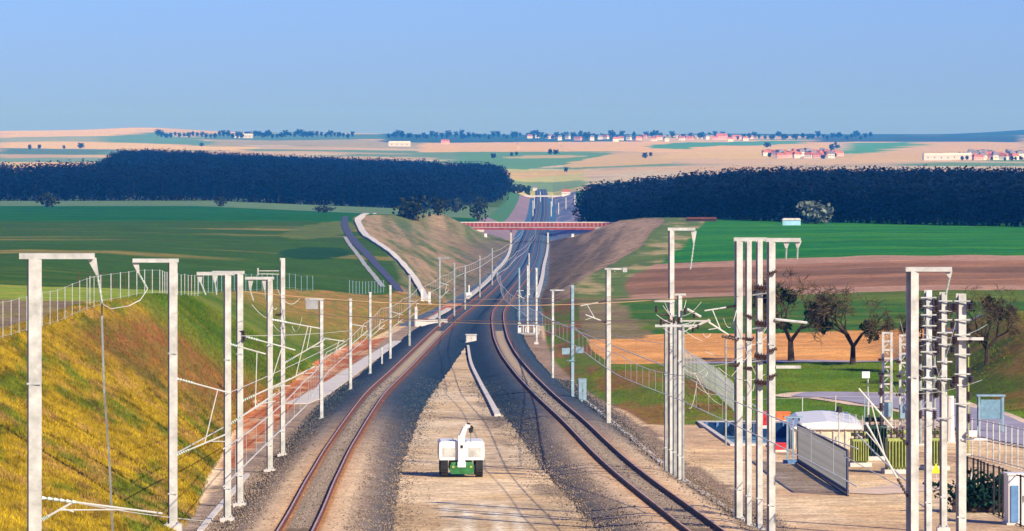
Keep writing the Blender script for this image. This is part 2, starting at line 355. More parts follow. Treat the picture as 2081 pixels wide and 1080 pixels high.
# right: yard, bank, plain
put((s >= 4) & (d < 310), sand)
rb = mix((0.16, 0.22, 0.02), (0.30, 0.15, 0.05), sstep(0.48, 0.6, fbm(x/5, d/25)))
put((s == 4) & (d >= 310) & (d < 660), rb)
put(right & (d >= 310) & (d < 396), mix((0.09, 0.2, 0.012), (0.16, 0.26, 0.015), sstep(0.3, 0.7, n1)))
put((s == 5) & (x < 14.5+n1*3) & (d >= 314) & (d < 400), rb)
mnd = relief(x, d, 1.0) > 0.25
put(mnd & (d < 480) & right, mix((0.30, 0.17, 0.04), (0.13, 0.17, 0.015), sstep(0.42, 0.6, fbm(x/3+d/30, d/9))))
put(right & (d >= 400) & (d < 478), mix((0.86, 0.42, 0.13), (0.72, 0.33, 0.10), sstep(0.3, 0.7, nst)))
put(right & (d >= 478) & (d < 640), mix((0.05, 0.16, 0.01), (0.13, 0.19, 0.015), sstep(0.45, 0.6, nst)))
put(right & (d >= 634) & (d < 860+14*fbm(x/30, d*0)), mix((0.42, 0.21, 0.11), (0.24, 0.13, 0.07), sstep(0.35, 0.65, fbm(x/60, d/30))))
put(right & ((d > 632) & (d < 655) | (d > 820) & (d < 862)), (0.50, 0.29, 0.19))
put(right & (d >= 862) & (d < 1700), mix((0.018, 0.19, 0.02), (0.05, 0.25, 0.012), sstep(0.3, 0.7, nst)))
put((s == 5) & (d > 470) & (d < 660) & (x < 13+n1*4), mix((0.30, 0.2, 0.13), (0.2, 0.2, 0.05), n1))
vg = (s == 5) & (d >= 640) & (d < 1450) & (GX-SX[:, 5:6] < (4+d.reshape(GX.shape)*0.006)).ravel()
put(vg, mix((0.13, 0.2, 0.04), (0.42, 0.34, 0.15), sstep(0.5, 0.62, fbm(x/6, d/40))))
# hills: patchwork
far = d > 2900
hn = fbm(x/300+2, d/420+7, 2); hm = fbm(x/120+12, d/160+1, 2)
hills = mix((0.70, 0.50, 0.25), (0.52, 0.42, 0.24), sstep(0.45, 0.5, hn))
hills = mix(hills, np.full(C.shape, (0.18, 0.32, 0.14)), sstep(0.56, 0.57, hn))
hills = mix(hills, np.full(C.shape, (0.66, 0.55, 0.33)), sstep(0.62, 0.63, hm))
put(far, hills)
put(far & (d > 11200), (0.05, 0.10, 0.08))
FIELDS = [
 ([(990, 385), (1185, 385), (1185, 352), (1100, 345), (1000, 345)], (0.55, 0.50, 0.26)),
 ([(1030, 376), (1190, 380), (1190, 366), (1030, 366)], (0.25, 0.36, 0.16)),
 ([(1030, 362), (1190, 352), (1190, 344), (1030, 350)], (0.66, 0.44, 0.28)),
 ([(930, 341), (1060, 346), (1150, 334), (1260, 318), (1240, 311), (930, 311)], (0.16, 0.33, 0.13)),
 ([(1010, 322), (1140, 322), (1200, 316), (1060, 316)], (0.55, 0.42, 0.28)),
 ([(1150, 342), (1350, 334), (1420, 312), (1270, 311), (1160, 330)], (0.66, 0.44, 0.30)),
 ([(850, 310), (1350, 310), (1700, 298), (1700, 290), (1500, 288), (860, 290)], (0.78, 0.48, 0.32)),
 ([(1330, 322), (1560, 322), (1690, 300), (1690, 294), (1400, 308)], (0.75, 0.50, 0.30)),
 ([(1320, 301), (1400, 303), (1640, 291), (1640, 286), (1400, 289), (1320, 295)], (0.12, 0.34, 0.16)),
 ([(1700, 328), (2081, 326), (2081, 288), (1880, 290), (1700, 320)], (0.70, 0.45, 0.33)),
 ([(1690, 312), (1755, 313), (1870, 294), (1860, 289), (1740, 292)], (0.12, 0.36, 0.13)),
 ([(0, 348), (155, 348), (155, 330), (0, 331)], (0.80, 0.50, 0.34)),
 ([(0, 330), (230, 330), (230, 322), (0, 322)], (0.24, 0.36, 0.28)),
 ([(0, 322), (140, 320), (140, 314), (0, 314)], (0.55, 0.38, 0.38)),
 ([(0, 314), (230, 314), (260, 302), (0, 302)], (0.14, 0.24, 0.2)),
 ([(0, 301), (500, 307), (520, 300), (230, 288), (0, 290)], (0.84, 0.55, 0.36)),
 ([(180, 288), (420, 296), (440, 290), (320, 270), (240, 274)], (0.18, 0.34, 0.2)),
 ([(0, 289), (180, 289), (240, 275), (0, 281)], (0.42, 0.44, 0.26)),
 ([(0, 280), (230, 276), (305, 269), (305, 262), (0, 262)], (0.86, 0.56, 0.38)),
 ([(430, 296), (850, 303), (850, 290), (640, 282), (430, 284)], (0.42, 0.36, 0.34)),
 ([(420, 284), (780, 284), (780, 273), (420, 273)], (0.13, 0.24, 0.2)),
 ([(1650, 290), (2081, 289), (2081, 276), (1650, 276)], (0.06, 0.10, 0.14)),
 ([(780, 290), (1300, 288), (1300, 272), (780, 268)], (0.05, 0.11, 0.12)),
]
WARM = np.array((1.05, 1.12, 0.62))
for poly, c in FIELDS:
    P = [hit(a, b)[:2] for a, b in poly]
    wx = x*1.0+(fbm(x/60, d/80)-0.5)*d*0.006; wd = d*(1+(fbm(x/90+4, d/120+2)-0.5)*0.035)
    put(far & inpoly(wx, wd, P), np.minimum(0.92, np.array(c)*(WARM if c[0] > c[1] else np.array((0.9, 1, 0.8)))))
rw = 0.82+0.36*fbm(x/500+9, d/26+3, 3); C[far] = np.minimum(C*rw[:, None], 0.92)[far]
fr_ = (d > 480) & (d <= 2900) & (s != 2) & (s != 3) & (s != 4); rw2 = 0.80+0.40*fbm(x/90+2, d/5+3, 3); C[fr_] = (C*rw2[:, None])[fr_]
def gpoly(pts): return [hit(a, b)[:2] for a, b in pts]
# bare red earth beside the left line, stony ground by the sleepers
NEAR = [
 ([(455, 950), (478, 860), (520, 808), (600, 762), (660, 722), (735, 690), (800, 684), (800, 694), (720, 742), (640, 792), (590, 838), (520, 905), (478, 965)], (0.60, 0.20, 0.075)),
 ([(880, 640), (905, 618), (960, 608), (1000, 604), (985, 612), (930, 622), (870, 656), (845, 655)], (0.55, 0.17, 0.09)),
]
for poly, c in NEAR:
    m = inpoly(x, d, gpoly(poly)) & ((s == 3) | (s == 2)) & (d < 700)
    C[m] = mix(np.tile(np.array(c)*0.9, (int(m.sum()), 1)), (0.70, 0.42, 0.24), sstep(0.52, 0.62, fbm(x[m]/1.2+5, d[m]/6+1)))
m = (s == 3) & (d > 300) & (d < 470) & (x < -14.2) & (x > -16.6); C[m] = C[m]*0.9
# stony walkway to the right of the right track and between left masts
off = x-cl(RTK, d); m = (s == 3) & (d < 560) & (off > 2.0) & (off < 4.6+n1); C[m] = mix((0.30, 0.21, 0.15), (0.42, 0.30, 0.20), n2)[m]
off = x-cl(LTK, d); m = (s == 3) & (d < 560) & (off < -1.9) & (off > -5.2-n1); C[m] = mix((0.32, 0.24, 0.18), (0.44, 0.33, 0.24), n2)[m]
# median: dark stone spread on its right side, pale cart ruts
offR = x-cl(RTK, d); offL = x-cl(LTK, d)
md = (s == 3) & (offR < -2.6) & (offL > 2.6) & (d < 520)
dk = 0.8*sstep(200, 232, d+offR*2+10)*sstep(0.50, 0.64, fbm(x/1.6+d/40, d/9+2))*sstep(-7.6, -4.6, offR)*(1-sstep(0, 1, sstep(330, 420, d)))
C[md] = mix(C, mix((0.16, 0.12, 0.10), (0.3, 0.22, 0.15), n2), dk)[md]
rut = np.zeros(len(x))
for xa, sw in ((-3.9, 1.5), (-3.2, 1.6), (-1.9, 1.7), (-1.1, 1.8)):
    xc = xa+sw*np.cos(np.clip((d-205)/22, -1, 1)*1.57)-0.3; rut = np.maximum(rut, np.exp(-((x-xc)/0.20)**2)*sstep(196, 200, d)*(1-sstep(219, 228, d)))
nr_ = (sstep(196, 200, d)*(1-sstep(219, 230, d))*0.22)[:, None]; C[md] = (C*(1-nr_))[md]
C[md] = mix(C, np.full(C.shape, (0.95, 0.84, 0.64)), rut*0.85)[md]
C[md & (d > 255)] = (C*np.array((0.88, 0.92, 1.0)))[md & (d > 255)]
st = sstep(0.58, 0.72, fbm(x/9+3+d/60, d/3.2, 3)); C[md] = mix(C, C*0.75, st*0.5*sstep(224, 240, d))[md]
yr = (s >= 4) & (d < 310)
C[yr] = mix(C, np.full(C.shape, (0.62, 0.40, 0.24)), 0.7*sstep(0.4, 0.6, fbm(x/12, d/8)))[yr]
st2 = sstep(0.58, 0.72, fbm(x/14+3, d/3.5, 3)); C[yr] = mix(C, C*0.78, st2*0.5)[yr]
V = np.stack([x, d, CZ-GH], 1)
nR, nC = GX.shape
I = np.arange(nR*nC).reshape(nR, nC)
Q = np.stack([I[:-1, :-1].ravel(), I[:-1, 1:].ravel(), I[1:, 1:].ravel(), I[1:, :-1].ravel()], 1)
# the sunken basin in the yard is cut out of the ground sheet
BAS = gpoly([(1421, 860), (1606, 860), (1606, 905), (1487, 905)])
cx = V[Q].mean(1); keep = ~inpoly(cx[:, 0], cx[:, 1], BAS); Q = Q[keep]
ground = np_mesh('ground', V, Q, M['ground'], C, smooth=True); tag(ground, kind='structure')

# ------------------------------------------------------------------ ribbons laid on the ground (roads, troughs)
def ribbon(name, pts, w, m, lift=0.02, thick=0.0, parent=None, step=None, gen=False):
    """pts: list of (X,D); w: half width or list"""
    P = np.array(pts, float); L = np.concatenate([[0], np.cumsum(np.hypot(*np.diff(P, axis=0).T))])
    n = max(2, int(L[-1]/(step or max(1.0, L[-1]/120)))+1); t = np.linspace(0, L[-1], n)
    X = pchip(L, P[:, 0], t) if len(P) > 2 else np.interp(t, L, P[:, 0]); D = pchip(L, P[:, 1], t) if len(P) > 2 else np.interp(t, L, P[:, 1])
    W = np.interp(t, L, w) if hasattr(w, '__len__') else np.full(n, w)
    tx = np.gradient(X); ty = np.gradient(D); l = np.hypot(tx, ty); nx, ny = ty/l, -tx/l
    mb = MB(); prev = None
    K = 5 if thick == 0 else 2
    for i in range(n):
        row = []
        for k in range(K):
            u = -1+2*k/(K-1); a, b = X[i]+nx[i]*W[i]*u, D[i]+ny[i]*W[i]*u
            row.append((a, b, CZ-float(ter(a, b)[0])+lift+thick))
        mb.v += row
        if thick:
            mb.v += [(r[0], r[1], r[2]-thick-0.1) for r in row]
    S = K if not thick else 4
    for i in range(n-1):
        a = i*S; b = a+S
        if not thick:
            for k in range(K-1): mb.f.append((a+k, a+k+1, b+k+1, b+k))
        else:
            mb.f += [(a, a+1, b+1, b), (a+2, a, b, b+2), (a+1, a+3, b+3, b+1)]
    if thick: mb.f += [(0, 2, 3, 1), ((n-1)*S, (n-1)*S+1, (n-1)*S+3, (n-1)*S+2)]
    mb.mi = [0]*len(mb.f)
    return mb.build(name, m, parent)
pp = lambda L: [hit(a, b)[:2] for a, b in L]
# the curved road on the right with its sandy verge
rd = [(21.7, 337), (25, 340), (28.2, 334.5), (30.6, 325), (32.0, 314), (33.4, 296), (36.5, 276)]
tag(ribbon('road_verge', [(a-1.2, b) if i == 0 else (a, b) for i, (a, b) in enumerate(rd)], [1.5, 4.6, 5.0, 3.9, 3.6, 3.6, 3.6], M['verge'], 0.05), kind='structure')
tag(ribbon('road', rd, [0.6, 3.4, 3.8, 3.0, 2.9, 2.9, 2.9], M['asphalt'], 0.10), kind='structure')
tag(ribbon('country_lane', [(16, 399), (30, 398), (45, 397), (80, 395)], 1.9, M['asphalt'], 0.06), kind='structure')
tag(ribbon('service_road', pp([(812, 592), (782, 556), (748, 520), (716, 485), (700, 455), (702, 440)]), [0.7, 0.75, 0.95, 1.0, 1.0, 0.8], M['asphalt_d'], 0.08), kind='structure')
tag(ribbon('footpath', pp([(778, 584), (752, 552), (722, 512), (700, 482)]), 0.45, M['concrete_g'], 0.10), kind='structure')
# concrete drains and troughs
def drain(name, pts, w, label, cat='drain', thick=0.22, m='concrete', grp='concrete drains and troughs along the line'):
    return tag(ribbon(name, pts, w, M[m], 0.0, thick), label, cat, grp)
drain('drainage_channel', pp([(868, 612), (850, 582), (828, 550), (800, 520), (765, 494), (742, 478), (732, 462), (728, 447), (738, 438), (762, 435)]), [0.55, 0.6, 0.7, 0.8, 0.9, 0.9, 0.9, 0.9, 0.8, 0.6], 'long white concrete drain climbing the top of the left cutting slope', thick=0.35)
drain('cable_trough', [(-7.4, 735), (-4.9, 905), (-3.6, 1050), (-2.7, 1120), (-1.2, 1300), (-0.3, 1550)], 0.38, 'white concrete trough at the foot of the left cutting slope, up to the bridge', thick=0.3)
drain('cable_trough', [(4.2, 745), (6.3, 930), (8.1, 1120), (10.4, 1330), (12.7, 1560)], 0.36, 'white concrete trough at the foot of the right cutting slope, up to the bridge', thick=0.3)
drain('cable_trough', [(cl(RTK, q)[0]+3.15, q) for q in (170, 205, 235, 265, 300, 345)], 0.16, 'thin white trough line beside the near part of the right track', thick=0.14)
drain('cable_trough', [(-4.75, 478), (-4.0, 430), (-2.75, 381), (-1.7, 345), (-1.05, 322)], [0.13, 0.14, 0.16, 0.19, 0.23], 'white trough line down the right edge of the sandy median', thick=0.18)
drain('cable_trough', [(-3.2, 480), (-2.7, 440), (-1.9, 402), (-1.3, 372)], 0.12, 'faint grey trough line between the median and the right track', thick=0.1, m='concrete_g')
drain('cable_trough', [(-7.6, 440), (-7.0, 470), (-5.7, 500)], 0.14, 'short grey trough line on the left edge of the median tip', thick=0.12, m='concrete_g')
drain('concrete_path', [(-16.6, 342), (-15.9, 356), (-15.0, 397), (-14.0, 449), (-12.8, 495)], [0.9, 0.95, 0.8, 0.65, 0.5], 'broad white concrete strip between red earth and left line masts', 'path', 0.08)
drain('cable_trough', [(cl(LTK, q)[0]-4.6, q) for q in (200, 225, 250)], 0.13, 'pale trough line among the feet of the near left masts', thick=0.12)

# ------------------------------------------------------------------ railway tracks
SL = MB().box((0, 0, 0.03), (2.5, 0.28, 0.14), taper=0.96).build('sleeper', M['sleeper']); sl_mesh = SL.data; bpy.data.objects.remove(SL)
def track(tab, label, D0, D1, wl, wr):
    root = empty('railway_track', (0, D0, CZ-formH(D0)), 0, label, 'railway track', 'railway tracks')
    o = np.array((0, D0, CZ-formH(D0)))
    Dn = np.exp(np.linspace(math.log(D0), math.log(D1), 420)); Xc = cl(tab, Dn); Z = CZ-formH(Dn)
    fade = sstep(520, 720, Dn)
    hp_ = [(0, 0.44), (0.4, 0.45), (0.6, 0.46), (0.95, 0.46), (1.12, 0.46), (1.75, 0.45), (2.6, 0.28)]
    hf_ = [(0, 0.44), (0.4, 0.45), (0.6, 0.46), (0.95, 0.46), (1.12, 0.46), (1.6, 0.45), (2.0, 0.3), (2.08, 0.1), (2.13, -0.03)]
    prof = [(-wl, -0.03), (-wl*0.8, 0.14)]+[(-a, b) for a, b in hp_[:0:-1]]+hp_+[(wr*0.8, 0.14), (wr, -0.03)]
    far_p = [(-a, b) for a, b in hf_[:0:-1]]+hf_
    k = len(prof); V = np.zeros((len(Dn), k, 3)); Cc = np.zeros((len(Dn), k, 3))
    for j in range(k):
        px_ = prof[j][0]*(1-fade)+far_p[j][0]*fade; pz = prof[j][1]*(1-fade)+far_p[j][1]*fade
        V[:, j, 0] = Xc+px_; V[:, j, 1] = Dn; V[:, j, 2] = Z+pz
        nn = fbm(Dn/7+j*9, Dn*0+j*3)
        jj = min(j, k-1-j)
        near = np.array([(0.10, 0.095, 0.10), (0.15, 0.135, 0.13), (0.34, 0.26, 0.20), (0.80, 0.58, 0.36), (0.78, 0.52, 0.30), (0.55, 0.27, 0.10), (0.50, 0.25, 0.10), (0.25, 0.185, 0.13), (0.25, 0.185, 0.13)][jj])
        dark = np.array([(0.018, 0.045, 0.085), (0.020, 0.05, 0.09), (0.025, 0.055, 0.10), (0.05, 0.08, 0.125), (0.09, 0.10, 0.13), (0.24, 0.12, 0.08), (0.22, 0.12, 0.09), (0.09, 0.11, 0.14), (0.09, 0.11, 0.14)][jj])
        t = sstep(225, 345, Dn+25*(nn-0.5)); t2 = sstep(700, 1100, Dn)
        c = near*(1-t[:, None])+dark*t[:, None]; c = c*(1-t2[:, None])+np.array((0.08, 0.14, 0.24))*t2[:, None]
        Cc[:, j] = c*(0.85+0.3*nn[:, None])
    V = V-o
    V[:, :, 2] += 0.05*(rng.random((len(Dn), k))-0.5)*(Dn < 600)[:, None]*np.array([0 if 3 <= j <= k-4 else 1 for j in range(k)])
    I = np.arange(len(Dn)*k).reshape(-1, k)
    Q = np.stack([I[:-1, :-1].ravel(), I[:-1, 1:].ravel(), I[1:, 1:].ravel(), I[1:, :-1].ravel()], 1)
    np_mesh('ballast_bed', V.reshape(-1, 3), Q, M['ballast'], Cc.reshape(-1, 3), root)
    for sgn in (-1, 1):
        rp = [(-0.07, 0.0), (-0.07, 0.03), (-0.015, 0.05), (-0.015, 0.13), (-0.036, 0.135), (-0.036, 0.18), (0.036, 0.18), (0.036, 0.135), (0.015, 0.13), (0.015, 0.05), (0.07, 0.03), (0.07, 0.0)]
        mb = MB(); kk = len(rp)
        for i in range(len(Dn)):
            for a, b in rp: mb.v.append((Xc[i]+sgn*0.7535+a*1.15-o[0], Dn[i]-o[1], Z[i]+0.47+b-o[2]))
        for i in range(len(Dn)-1):
            for j in range(kk):
                q = (j+1) % kk; mb.f.append((i*kk+j, i*kk+q, (i+1)*kk+q, (i+1)*kk+j)); mb.mi.append(1 if j == 5 else 0)
        mb.build('rail', [M['rail'], M['railtop']], root)
    Dsl = np.arange(D0+1, 520, 0.6); vis = [q for q in Dsl if q > 196]
    rest = MB()
    for n_, q in enumerate(vis):
        X_ = float(cl(tab, q)[0]); X2 = float(cl(tab, q+1)[0]); rz = -math.atan2(X2-X_, 1.0); z = CZ-formH(q)+0.354
        if n_ < 100:
            b = bpy.data.objects.new('sleeper', sl_mesh); col.objects.link(b); b.parent = root
            b.location = (X_-o[0], q-o[1], z-o[2]); b.rotation_euler = (0, 0, rz)
        else: rest.box((X_-o[0], q-o[1], z+0.030-o[2]), (2.5, 0.28, 0.14), rz, taper=0.96)
    tag(rest.build('sleepers', M['sleeper'], root), kind='stuff')
    return root
track(LTK, 'left railway track with rusty rails curving from the bottom left to the junction', 140, 3300, 4.0, 4.2)
track(RTK, 'right railway track with rusty rails curving in from the bottom right to the junction', 140, 3300, 4.2, 3.0)

# ------------------------------------------------------------------ masts
def hbeam(mb, c0, h, w, dp, rz, tf=0.028, mi=0):
    cr, sr = math.cos(rz), math.sin(rz)
    for k in (-1, 1):
        mb.box((c0[0]-sr*k*dp/2, c0[1]+cr*k*dp/2, c0[2]+h/2), (w, tf, h), rz, mi)
    mb.box((c0[0], c0[1], c0[2]+h/2), (tf, dp-tf-0.004, h), rz, mi)
def mast(px, base, top, label, w=0.36, beam=None, hang=(), cant=(), ins=(), m='steel', D=None, group=None, rz=0.28, extra=None, name='catenary_mast', bt=0.13, feet=True):
    """px, base row (or D), top row in the photo -> a mast standing on the ground"""
    if D is None: X, D, H = hit(px, base)
    else: X = (px-CX)/F*D; H = float(ter(X, D)[0])
    pm = F/D; h = H-(top-HY)/pm; base_row = HY+H*pm
    w *= 0.88
    root = empty(name, (X, D, CZ-H), 0, label, 'mast', group)
    Z = lambda row: (base_row-row)/pm           # height above the foot of a photo row
    U = lambda col_: (col_-px)/pm
    mb = MB(); hbeam(mb, (0, 0, -0.3), h+0.3-(bt*1.1 if beam else 0), w, w*0.95, rz); mb.build('post', M[m], root)
    if feet:
        mb = MB().box((0, 0, 0.05), (w*2.2, w*2.0, 0.34)); mb.build('foundation', M['concrete'], root)
        mb = MB().box((0, 0, 0.235), (w*1.6, w*1.5, 0.03))
        for a in (-1, 1):
            for b in (-1, 1): mb.tube((a*w*0.65, b*w*0.6, 0.2), (a*w*0.65, b*w*0.6, 0.33), 0.025)
        mb.build('base_plate', M['steel_b'], root)
    if beam:
        x0, x1 = U(beam[0]), U(beam[1]); mb = MB()
        mb.box(((x0+x1)/2, 0, h-bt/2), (x1-x0, w*0.75, bt)); mb.box(((x0+x1)/2, -w*0.38-0.01, h-bt-0.012), (x1-x0, 0.05, 0.024))
        mb.build('top_beam', M[m], root)
    for (hc, r0, c1, r1, c2, r2) in hang:       # plate under the beam, then a rod chain through given pixels
        a = (U(hc), 0, Z(r0)); b = (U(c1), 0, Z(r1)); c = (U(c2), 0, Z(r2))
        mb = MB(); mb.prism([(a[0]-0.16, a[2]), (a[0]+0.16, a[2]), (b[0]+0.04, b[2]), (b[0]-0.04, b[2])], -0.05, 0.05)
        mb.build('hanger_plate', M[m], root)
        mb = MB(); mb.cone_stack(b, c, 0.06, 7); mb.build('hanging_insulator', M['greenins'], root)
    for (r0, c1, r1, rl, cl_, rr) in cant:      # cantilever: top tube from row r0 to (c1,r1), strut from row rl to (cl_,rr)
        mb = MB(); s_ = 1 if c1 > px else -1
        p0 = Vector((s_*w*0.5, 0, Z(r0))); p1 = Vector((U(c1), 0, Z(r1))); p2 = Vector((s_*w*0.5, 0, Z(rl))); p3 = Vector((U(cl_), 0, Z(rr)))
        q0 = p0.lerp(p1, 0.3); q2 = p2.lerp(p3, 0.25)
        mb.tube(q0, p1, 0.035); mb.tube(q2, p3, 0.04); mb.tube(p1.lerp(p0, 0.25), p3.lerp(p2, 0.45), 0.025)
        e = p3+Vector((0, 0, -0.35)); mb.tube(p3.lerp(p2, 0.35), e, 0.022)
        c_ = mb.build('cantilever_bracket', M['wire'], root)
        for e0, e1 in ((p0, q0), (p2, q2)): MB().cone_stack(e0, e1, 0.075, 6).build('bracket_insulator', M['brownins'] if s_ < 0 else M['greenins'], c_)
    for (c0, r0, c1, r1) in ins:
        mb = MB(); mb.cone_stack((U(c0), -w*0.7, Z(r0)), (U(c1), -w*0.7, Z(r1)), 0.09, 5); mb.tube((U(c0), -w*0.7, Z(r0)), (0, -w*0.5, Z(r0)-0.05), 0.025)
        mb.tube((U(c1), -w*0.7, Z(r1)), (U(c1)*1.1, -w*0.7, Z(r1)+0.12), 0.03)
        mb.build('insulator', M['brownins'], root)
    # clamps on the post
    for r in (base_row-1.6*pm, top+0.35*(base_row-top)): MB().box((0, -w*0.5-0.02, Z(r)), (w*1.06, 0.05, 0.06)).build('clamp_band', M['steel_b'], root)
    if extra: extra(root, U, Z, w)
    return root
gL = 'steel masts along the left track'; gR = 'steel masts along the right track'; gF = 'steel masts along the far double track'; gS = 'tall masts at the switching post'
mast(70, None, 515, 'nearest and broadest white mast on the left, top arm reaching right above the grass slope', 0.5, (40, 192), [(186, 524, 198, 560, 207, 615)], [(1012, 330, 1044, 1058, 150, 1020)], D=150, group=gL, rz=0.22, bt=0.17)
mast(351, None, 526, 'second white mast from the left, short top arm reaching left over the grass slope', 0.42, (270, 363), [(275, 533, 282, 556, 300, 588)], [(770, 470, 800, 925, 462, 882)], D=200, group=gL, rz=0.25, bt=0.15)
mast(462, 1062, 553, 'slim pale mast left of its twin, foot at the sandy edge of the slope', 0.33, (400, 476), [(405, 558, 408, 575, 418, 600)], [(700, 540, 720, 862, 560, 800)], group=gL, rz=0.3)
mast(487, 1032, 551, 'slim pale mast just right of its twin, with a dark gear box two thirds up', 0.33, (431, 497), [(437, 557, 437, 575, 440, 600)], [(683, 600, 712, 815, 590, 770)], [(496, 672, 497, 694)], group=gL, rz=0.3)
mast(548, 962, 563, 'white mast with flat top arm between the twin masts and the tall plain one', 0.33, (498, 557), [(510, 568, 508, 590, 515, 612), (538, 568, 538, 590, 540, 610)], [(650, 650, 668, 790, 640, 745)], group=gL, rz=0.3)
def xa(root, U, Z, w):
    mb = MB(); mb.tube((0, 0, Z(551)), (U(524), 0, Z(551)), 0.03); mb.tube((0, 0, Z(558)), (U(524), 0, Z(557)), 0.03)
    mb.tube((U(524), 0, Z(545)), (U(524), 0, Z(560)), 0.05); mb.build('side_bracket', M['steel'], root)
mast(574, 930, 525, 'plain white mast without top arm, taller than its neighbours, right of the left mast group', 0.3, None, [], [(655, 650, 668, 738, 660, 690)], [(560, 640, 572, 640)], group=gL, rz=0.3, extra=xa)
def boxx(root, U, Z, w):
    mb = MB(); mb.box((U(634), -0.1, Z(619)), (0.85, 0.5, 0.65)); mb.build('switch_box', M['concrete_g'], root)
mast(653, 858, 607, 'grey mast carrying a small grey box left of its top, beside the white strip', 0.26, (620, 658), [], [(688, 700, 694, 730, 704, 700)], group=gL, m='steel_b', extra=boxx)
mast(712, 798, 607, 'grey mast beside the left track, first right of the one with a box', 0.25, None, [], [(660, 745, 664, 700, 748, 672)], group=gL, m='steel_b')
mast(752, 766, 594, 'grey mast beside the left track, second right of the one with a box', 0.23, None, [], [(645, 780, 650, 684, 782, 660)], group=gL, m='steel_b')
mast(793, 736, 580, 'thin grey mast in front of the brown grass mound, left of the white drain foot', 0.24, None, [], [(634, 818, 640, 668, 820, 648)], group=gL, m='steel_b')
mast(776, 746, 706, 'short grey post between two grey masts at the end of the white strip', 0.16, group=gL, m='steel_b', feet=False, name='steel_post')
mast(832, 712, 560, 'thin dull mast standing in front of the white drain foot', 0.26, None, [], [(612, 852, 618, 645, 850, 630)], group=gL, m='steel_d')
mast(893, 672, 523, 'thin dull mast with a small light top, in front of the left cutting slope', 0.28, (890, 914), [], [(575, 912, 580, 606, 912, 590)], group=gF, m='steel_d', bt=0.2)
for i_, (a, b, c) in enumerate([(923, 650, 535), (945, 636, 540), (975, 610, 520), (1000, 585, 505)]):
    mast(a, b, c, ['faint grey mast left of the junction, first right of the light topped one', 'faint grey mast at the left side of the junction, by the white marker board', 'faint grey mast on the left at the start of the double track', 'faintest grey mast on the left, closest to the overbridge'][i_], 0.25, group=gF, m='steel_d')
for i_, (px, row, top) in enumerate([(1083, 440, 408), (1120, 440, 410), (1086, 425, 398), (1122, 420, 395), (1135, 436, 412), (1098, 412, 390), (1150, 425, 402), (1168, 418, 396)]): mast(px, row, top, 'tiny pale mast beside the railway just beyond the red overbridge', 0.5, group='tiny masts beyond the overbridge', m='steel_b', feet=False)
# right side
def rbox(root, U, Z, w):
    mb = MB(); mb.box((U(1270), -0.05, Z(549)), (0.3, 0.3, 0.3)); mb.build('arm_weight', M['steel'], root)
    mb = MB(); mb.tube((U(1245), 0, Z(545)), (U(1250), 0, Z(553)), 0.03); mb.build('arm_stay', M['steel'], root)
mast(1236, 868, 545, 'white mast with thin arm reaching right, standing alone on a pad beside the right track', 0.34, (1229, 1274), [], [(612, 1180, 622, 656, 1190, 640)], group=gR, extra=rbox, bt=0.1)
def bpan(root, U, Z, w):
    for c_, z_ in (((U(1150), -0.18, Z(714)), 0.5), ((U(1178), 0.22, Z(712)), 0.5), ((U(1160), -0.18, Z(733)), 0.1)): MB().box(c_, (0.62, 0.06, z_)).build('sign_panel', M['bluesteel'], root)
mast(1163, 815, 580, 'blue grey mast with pale blue panels halfway up, beside the trackside cabinet', 0.26, None, group=gR, m='bluesteel', extra=bpan)
mast(1123, 776, 589, 'grey mast left of the blue grey mast with panels', 0.22, (1118, 1146), group=gR, m='steel_b', bt=0.08)
mast(1090, 700, 545, 'thin blue grey mast by the white equipment, right of the tracks', 0.24, group=gF, m='steel_b')
mast(1072, 668, 540, 'thin pale mast by the white equipment, left one of two', 0.22, None, [], [(590, 1050, 592, 610, 1052, 600)], group=gF, m='steel_b')
mast(1055, 660, 545, 'thin bright blue grey mast right beside the right track at the junction', 0.22, group=gF, m='bluesteel')
mast(1075, 600, 515, 'faint pale mast in the middle of the double track beyond the junction', 0.2, group=gF, m='steel_b')
# first switching mast group (1352..1385)
mast(1364, 972, 463, 'tallest mast of the middle group, with a thin top arm reaching right', 0.3, (1357, 1413), [(1410, 470, 1410, 495, 1403, 548)], [], [(1340, 640, 1362, 640), (1345, 655, 1365, 655)], group=gS, m='steel', rz=0.35, bt=0.14)
def dark_gear(root, U, Z, w):
    mb = MB()
    for c0, r0 in ((1333, 628), (1343, 655), (1369, 650), (1380, 650), (1392, 632), (1410, 640), (1408, 668), (1418, 662)):
        MB().cone_stack((U(c0), -0.3, Z(r0-6)), (U(c0), -0.3, Z(r0+7)), 0.11, 4).build('insulator', M['brownins'], root)
    MB().box((U(1372), -0.3, Z(662)), (2.2, 0.12, 0.14)).build('cross_arm', M['steel_b'], root); MB().box((U(1350), -0.3, Z(612)), (1.1, 0.09, 0.1)).build('cross_arm', M['steel'], root); MB().box((U(1412), -0.3, Z(652)), (1.7, 0.08, 0.08)).build('cross_arm', M['steel'], root)
    MB().tube((U(1400), -0.3, Z(668)), (U(1442), -0.3, Z(650)), 0.07).build('switch_blade', M['concrete'], root); MB().tube((U(1396), -0.3, Z(628)), (U(1424), -0.3, Z(644)), 0.07).build('switch_blade', M['concrete'], root)
mast(1381, 985, 597, 'white mast carrying dark switch gear, shorter and right in the middle group', 0.24, (1368, 1394), group=gS, extra=dark_gear, rz=0.35, bt=0.08)
mast(1353, 968, 650, 'thin dull mast at the left edge of the middle group', 0.17, group=gS, m='steel_d', rz=0.3)
mast(1371, 978, 655, 'dark grey mast squeezed between the white ones of the middle group', 0.2, group=gS, m='steel_d', rz=0.3)
mast(1388, 990, 662, 'short brownish grey mast at the right edge of the middle group', 0.13, group=gS, m='steel_d', rz=0.3)
